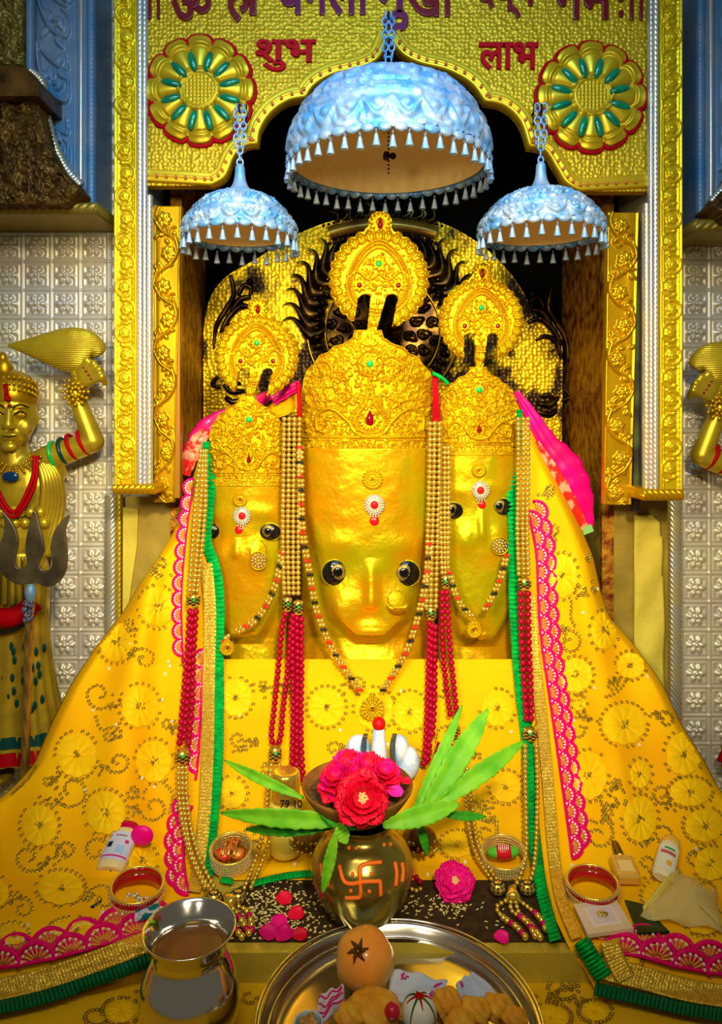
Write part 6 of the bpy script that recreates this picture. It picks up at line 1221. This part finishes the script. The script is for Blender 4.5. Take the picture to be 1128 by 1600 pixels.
slab('dark_packet', 'dark green packet between the compact and the clear bag', 'packet', [(976, 1412), (1002, 1418), (1046, 1462), (996, 1464)], 0.004, mat('dark green foil', (0.005, 0.06, 0.015), 0.3, 0.2, (0.01, 0.01, 0.005), 40), 0.003)
slab('folded_packet', 'small white and teal packet against the left wide bangle', 'packet', [(213, 1418), (246, 1412), (250, 1436), (210, 1444)], 0.006, mat('white teal packet', (0.62, 0.62, 0.68), 0.4, 0, (0.0, 0.16, 0.18), 45, contrast=(0.5, 0.55)), 0.004)
t = thing('clear_bag', 'clear plastic bag lying folded on the cloth at the right', 'bag', tuple(P(1060, 1440, float(TD(1440))))); bagm = mat('clear yellowed film', (0.90, 0.74, 0.25), 0.12, 0, alpha=0.45)
def sheet(name, cs, hgt, m, t):
    n = 12; u = np.linspace(0, 1, n); V = []
    A, B_, C_, D_ = [np.array(P(x, y, float(TD(y)) - 0.006)) for x, y in cs]
    for i in u:
        for j in u: p = A * (1 - i) * (1 - j) + B_ * (1 - i) * j + C_ * i * j + D_ * i * (1 - j); p = p + np.array([0, 0, hgt * math.sin(PI * i) * math.sin(PI * j) + 0.004 * math.sin(i * 9 + j * 14) + 0.008]); V.append(p)
    o = mk(name, (np.array(V), gridF(n, n)), m, t); solid(o, 0.0006, 0)
sheet('bag_panel', [(1060, 1372), (1120, 1400), (1128, 1462), (1000, 1440)], 0.03, bagm, t); sheet('bag_fold', [(1058, 1362), (1066, 1372), (1020, 1440), (1004, 1426)], 0.012, mat('creased film', (0.90, 0.72, 0.12), 0.15, 0, alpha=0.8), t); mk('bag_seam', tube([P(1046, 1396, 1.25) + Vector((0, 0, 0.03)), P(1122, 1460, 1.15) + Vector((0, 0, 0.02))], 0.0016, 6), bagm, t)
t = thing('kajal_stick', 'thin black kohl stick lying on the yellow cloth at the left', 'stick', tuple(P(145, 1418, float(TD(1418))))); mk('stick', tube([P(143, 1420, float(TD(1420)) - 0.008), P(157, 1410, float(TD(1410)) - 0.012), P(160, 1400, float(TD(1400)) - 0.014)], [0.0045, 0.003, 0.0006], 8), blackb, t)

# ---- bead tassels on the altar cloth
def g_strand(name, pts, rp, m, t, z=ZM + 0.006, gap=2.0):
    q = resample(cr(pts), rp * gap); B = []
    for x, y in q: c = G(x, y, z); B.append(sph(c, rp * c.y / F, 9, 7))
    return mk(name, join(B), m, t)
def tassel(label, bx, cone, strands, lb):
    t = thing('bead_tassel', label, 'tassel', tuple(G(cone[0], cone[1], ZM)))
    for x, y in bx:
        c = G(x, y, ZM + 0.014); V, Fc = sph(c, (0.014, 0.012, 0.012), 14, 9); b = mk('checkered_knot', (V, Fc), gbead, t); mk('black_checks', join([sph(c + Vector((0.0135 * math.cos(a) * math.cos(e), 0.0115 * math.sin(a) * math.cos(e), 0.0115 * math.sin(e))), 0.0022, 6, 5) for a in np.linspace(0, 2 * PI, 12) for e in (-0.5, 0, 0.5, 1.0)]), blackb, b)
    c0, c1 = G(cone[0], cone[1], ZM + 0.014), G(cone[2], cone[3], ZM + 0.010); mk('gold_cone', tube([c0, c0.lerp(c1, 0.4), c0.lerp(c1, 0.8), c1], [0.007, 0.010, 0.013, 0.011], 14), gbead, t)
    for pts in strands:
        q = resample(cr(pts), 7.5); A_, B_ = [], []
        for i, (x, y) in enumerate(q): c = G(x, y, ZM + 0.007); (B_ if (i % 3 == 1 and i > len(q) * 0.35) else A_).append(sph(c, 0.0058 if i > len(q) * 0.35 else 0.0042, 9, 7))
        mk_multi('bead_string', [(A_, gbead), (B_, mat('magenta beads', (0.50, 0.0, 0.07), 0.25, coat=0.3))], t)
tassel('gold and magenta bead tassel at the right, beside the green frill', [(778, 1388), (824, 1388)], (800, 1388, 802, 1408), [[(790, 1408), (776, 1418), (786, 1434), (806, 1448), (824, 1468)], [(798, 1410), (800, 1424), (822, 1440), (836, 1462)], [(806, 1410), (812, 1428), (832, 1448), (846, 1468)], [(812, 1408), (830, 1422), (846, 1438), (852, 1452)]], '')
tassel('gold and magenta bead tassel at the left, behind the steel pot', [(334, 1404), (372, 1402)], (352, 1400, 366, 1414), [[(340, 1408), (350, 1425), (362, 1445), (380, 1466)], [(352, 1412), (368, 1424), (378, 1440), (390, 1460)], [(366, 1414), (384, 1422), (392, 1440), (394, 1458)]], '')
t = thing('bead_loop', 'short loop of red and gold beads on the dark cloth right of the pot', 'beads', tuple(G(655, 1400, ZM)))
g_strand('red_beads', [(642, 1368), (652, 1372), (660, 1384)], 4.5, rbead, t); g_strand('gold_beads', [(638, 1386), (650, 1392), (662, 1386)], 3.5, gbead, t)

# ================================================================== FRONT: STEEL POT AND STEEL PLATE
steel = mat('polished steel', (0.80, 0.78, 0.70), 0.13, 1.0); steel2 = mat('brushed steel', (0.74, 0.68, 0.55), 0.22, 1.0)
LC = (-0.240, 1.03, 0.0)
t = thing('steel_pot', 'polished steel lota pot full of brown water at the lower left', 'pot', (LC[0], LC[1], -0.867))
mk('pot_body', lathe(smoothprof([(0.0, -0.8665), (0.042, -0.8665), (0.058, -0.855), (0.069, -0.828), (0.0705, -0.808), (0.066, -0.785), (0.054, -0.760), (0.0475, -0.747), (0.049, -0.738), (0.060, -0.719), (0.0665, -0.7105), (0.0655, -0.7085), (0.060, -0.714), (0.047, -0.733), (0.0445, -0.745), (0.050, -0.765), (0.0, -0.80)], 90), 72, LC), steel, t)
mk('brown_water', lathe([(0.0455, -0.7395), (0.030, -0.7390), (0.012, -0.7391), (0.0, -0.7390)], 48, LC), mat('brown water', (0.22, 0.09, 0.02), 0.12, 0, spec=0.3), t)
PC = (0.0506, 0.985, 0.0)
t = thing('steel_plate', 'large round steel thali plate of offerings at the bottom of the frame', 'plate', (PC[0], PC[1], -0.867))
mk('plate', lathe(smoothprof([(0.0, -0.8665), (0.140, -0.8665), (0.158, -0.855), (0.186, -0.808), (0.1925, -0.8005), (0.1905, -0.7985), (0.186, -0.8005), (0.178, -0.812), (0.172, -0.824), (0.160, -0.8295), (0.0, -0.8305)], 80), 110, PC), steel2, t)
for rr in (0.1905, 0.1755): mk('rim_bead', tube([(PC[0] + rr * math.cos(a), PC[1] + rr * math.sin(a), -0.7995 if rr > 0.18 else -0.8165) for a in np.linspace(0, 2 * PI, 120, endpoint=False)], 0.0018, 6, True), steel, t)
ZP = -0.830
# pomegranate
pc = P(570, 1500, 1.066); pr_ = 0.0425
t = thing('pomegranate', 'orange pink pomegranate with its dried crown towards the viewer on the steel plate', 'fruit', (pc.x, pc.y, pc.z - pr_))
V, Fc = sph((0, 0, 0), 1, 40, 26); rr = 1 + 0.03 * np.cos(5 * np.arctan2(V[:, 1], V[:, 0])) * (1 - V[:, 2] ** 2); V = V * rr[:, None] * np.array([1.0, 1.0, 1.04]) * pr_; cd = Vector((-0.22, -0.62, 0.75)).normalized(); Mp = orient(pc, cd)
V = xf(V, Mp); mk('fruit_body', (V, Fc), mat('pomegranate skin', (0.80, 0.27, 0.03), 0.32, 0, (0.85, 0.46, 0.06), 11, coat=0.25), t)
dk = mat('dried calyx', (0.10, 0.035, 0.008), 0.8)
for i in range(6):
    a = i * PI / 3; V, Fc = tube([(0.004 * math.cos(a), 0.004 * math.sin(a), pr_ * 0.98), (0.008 * math.cos(a), 0.008 * math.sin(a), pr_ * 1.08), (0.016 * math.cos(a + 0.15), 0.016 * math.sin(a + 0.15), pr_ * 1.06)], [0.004, 0.0028, 0.0005], 7); mk('calyx_lobe', (V, Fc), dk, t, M=Mp)
mk('calyx_cup', lathe([(0.0, pr_ * 1.0), (0.005, pr_ * 1.0), (0.007, pr_ * 1.06), (0.005, pr_ * 1.03), (0, pr_ * 1.01)], 14), dk, t, M=Mp)
# prasad lumps
lump_m = mat('orange halwa sweet', (0.75, 0.30, 0.02), 0.45, 0, (0.80, 0.42, 0.03), 40, ('noise', 90, 0.7, 0.004))
def lump(label, x, y, rx, D, sc_z=0.8):
    c = P(x, y, D); r = rx * D / F; V, Fc = sph((0, 0, 0), 1, 26, 18); ph = rnd.uniform(0, 6); f = 1 + 0.13 * np.sin(V[:, 0] * 5 + ph) * np.cos(V[:, 1] * 4 + ph) + 0.08 * np.sin(V[:, 2] * 9 + V[:, 0] * 7)
    c.z = max(c.z, ZP + r * sc_z * 0.9); o = mk('sweet_lump', (V * f[:, None] * np.array([r, r * 0.9, r * sc_z]) + np.array(c), Fc), lump_m); tag(o, label, 'sweet')
lump('wide lump of orange halwa in front of the pomegranate', 585, 1578, 42, 0.985, 0.5); lump('orange sweet lump left of the white striped ball', 548, 1590, 24, 0.965)
lump('tall orange sweet lump right of the white striped ball', 700, 1572, 24, 1.0, 1.1); lump('orange sweet lump second right of the white striped ball', 742, 1582, 25, 0.985); lump('orange sweet lump in the middle right of the plate', 778, 1576, 24, 1.0); lump('smallest orange sweet lump at the right of the plate', 805, 1592, 20, 0.97); lump('orange sweet lump at the plate bottom, below the tall one', 720, 1600, 24, 0.95)
# striped ball with a red star, red berry
c = P(655, 1584, 0.975); t = thing('striped_ball', 'white ball with green stripes and a red star cap on the steel plate', 'ornament', (c.x, c.y, c.z - 0.02)); mk('ball', sph(c, (0.0235, 0.0225, 0.0235), 30, 18), mat('white shell', (0.75, 0.72, 0.60), 0.35), t)
for i in range(8):
    a = i * PI / 4 + 0.2; mk('green_stripe' if i % 2 else 'red_stripe', tube([c + Vector((0.0236 * math.sin(e) * math.cos(a), 0.0226 * math.sin(e) * math.sin(a), 0.0236 * math.cos(e))) for e in np.linspace(0.15, 1.6 if i % 2 else 0.8, 14)], [0.0018 * (1 - 0.05 * j) for j in range(14)], 6), mat('dark green stripe', (0.01, 0.12, 0.02), 0.4) if i % 2 else red_paint, t)
mk('red_star', sph(c + Vector((0, 0, 0.0236)), (0.006, 0.006, 0.003), 12, 7), red_paint, t)
o = mk('red_berry', sph(P(613, 1580, 0.965), 0.0105, 16, 10), mat('red berry skin', (0.55, 0.01, 0.03), 0.3, coat=0.4)); tag(o, 'small red berry left of the white striped ball', 'berry')
# paper wrappers
wp_w = mat('white printed paper', (0.62, 0.62, 0.62), 0.55, 0, (0.42, 0.52, 0.66), 9); wp_p = mat('pink white paper', (0.62, 0.50, 0.52), 0.5)
def paper(name, label, cs, zs, m, marks=()):
    n = 16; u = np.linspace(0, 1, n); Q = [np.array(G(x, y, z)) for (x, y), z in zip(cs, zs)]; t = thing(name, label, 'wrapper', tuple(Q[3])); V = []
    def at(i, j, e=0.0): p = Q[0] * (1 - i) * (1 - j) + Q[1] * (1 - i) * j + Q[2] * i * j + Q[3] * i * (1 - j); return p + np.array([0, 0, 0.003 * math.sin(i * 7 + j * 5) + 0.002 * math.sin(j * 15) + e])
    o = mk('paper_sheet', (np.array([at(i, j) for i in u for j in u]), gridF(n, n)), m, t); solid(o, 0.0006, 0)
    for pts in marks: mk('red_mark', tube([at(i, j, 0.0012) for i, j in resample(cr(pts), 0.03)], 0.0012, 5), pinkp, o)
sq_ = lambda i, j, s_=0.07: [[(i, j), (i + s_, j), (i + s_, j + s_), (i, j + s_), (i, j + 2 * s_)], [(i + 2 * s_, j), (i - s_, j + s_ * 0.5)]]
paper('paper_wrapper', 'crumpled white wrapper with pink print behind the sweets, centre of the plate', [(612, 1516), (700, 1530), (690, 1575), (604, 1565)], [-0.795, -0.80, -0.815, -0.815], wp_w, sq_(0.15, 0.2) + sq_(0.6, 0.75) + sq_(0.25, 0.8))
paper('paper_wrapper', 'white paper cone with pink print at the right of the plate', [(712, 1540), (738, 1516), (800, 1578), (722, 1585)], [-0.80, -0.785, -0.82, -0.82], wp_w, sq_(0.1, 0.2) + sq_(0.75, 0.1))
paper('striped_wrapper', 'white wrapper with wavy pink stripes left of the pomegranate', [(497, 1560), (536, 1535), (540, 1570), (492, 1612)], [-0.805, -0.79, -0.815, -0.82], wp_p, [[(0.1 + 0.2 * k_, 0.05), (0.18 + 0.2 * k_, 0.35), (0.08 + 0.2 * k_, 0.65), (0.16 + 0.2 * k_, 0.95)] for k_ in range(4)])
paper('foil_wrapper', 'yellow and blue foil cone below the pomegranate', [(574, 1604), (590, 1566), (606, 1570), (606, 1612)], [-0.81, -0.785, -0.79, -0.81], mat('yellow blue foil', (0.75, 0.50, 0.05), 0.35, 0.2, (0.15, 0.35, 0.55), 30))
c = P(482, 1592, 0.97); t = thing('nut_jar', 'small glass jar of nuts at the lower left of the steel plate', 'jar', (c.x, c.y, ZP)); mk('jar', lathe(smoothprof([(0, ZP), (0.018, ZP), (0.020, ZP + 0.004), (0.020, c.z - 0.002), (0.0185, c.z), (0.0165, c.z - 0.002), (0.0165, ZP + 0.006), (0, ZP + 0.005)], 30), 30, (c.x, c.y, 0)), mat('pale jar', (0.50, 0.62, 0.68), 0.2, coat=0.5), t)
mk('nuts', join([sph((c.x + 0.010 * math.cos(a) * r_, c.y + 0.010 * math.sin(a) * r_, c.z - 0.004 + 0.002 * r_), (0.005, 0.004, 0.004), 8, 6) for a, r_ in [(q * 2.4, 0.2 + 0.15 * (q % 6)) for q in range(14)]]), mat('brown nuts', (0.45, 0.20, 0.03), 0.5, 0, (0.65, 0.40, 0.1), 80), t)
# embroidery on the lower step cloth
fl = []; 
for (x, y, r) in ((190, 1580, 24), (860, 1590, 26), (930, 1580, 20)):
    nr, na = 8, 60; rr = np.linspace(0.05, 1, nr)[:, None]; a = np.linspace(0, 2 * PI, na, endpoint=False)[None, :]; c = G(x, y, -0.8665); k = r * c.y / F
    V = np.stack([c.x + k * rr * np.cos(a), c.y + k * 1.0 * rr * np.sin(a), -0.8663 + 0.003 * np.sin(PI * np.clip(rr, 0, .97)) * (0.4 + 0.6 * np.abs(np.cos(a * 5.5)))], -1); o = mk('embroidered_flower', (V.reshape(-1, 3), gridF(nr, na, True)), emb_m, bpy.data.objects['floor_lower_step'])
sq = []
def fsq(x, y):
    c = G(x, y, -0.8664); sq.append((tube([c + Vector((0.0028 * math.cos(a), 0.0028 * math.sin(a), 0.0005)) for a in np.linspace(0, 2 * PI, 8, endpoint=False)], 0.0008, 4, True)))
for cx_, cy_, r in ((190, 1580, 28), (860, 1590, 30), (930, 1580, 24), (880, 1545, 22), (150, 1590, 16), (390, 1560, 10)):
    for k in range(int(r * 1.1)):
        if rnd.random() < 0.8: a = k * 2 * PI / int(r * 1.1); fsq(cx_ + r * 1.1 * math.cos(a), min(1640, cy_ + r * 0.75 * math.sin(a)))
for cx_, cy_ in ((905, 1565), (880, 1546), (230, 1555), (860, 1560)):
    for _ in range(14): fsq(cx_ + rnd.gauss(0, 8), cy_ + rnd.gauss(0, 5))
o = mk('sequins', join(sq), seq_m, bpy.data.objects['floor_lower_step']); o['kind'] = 'stuff'
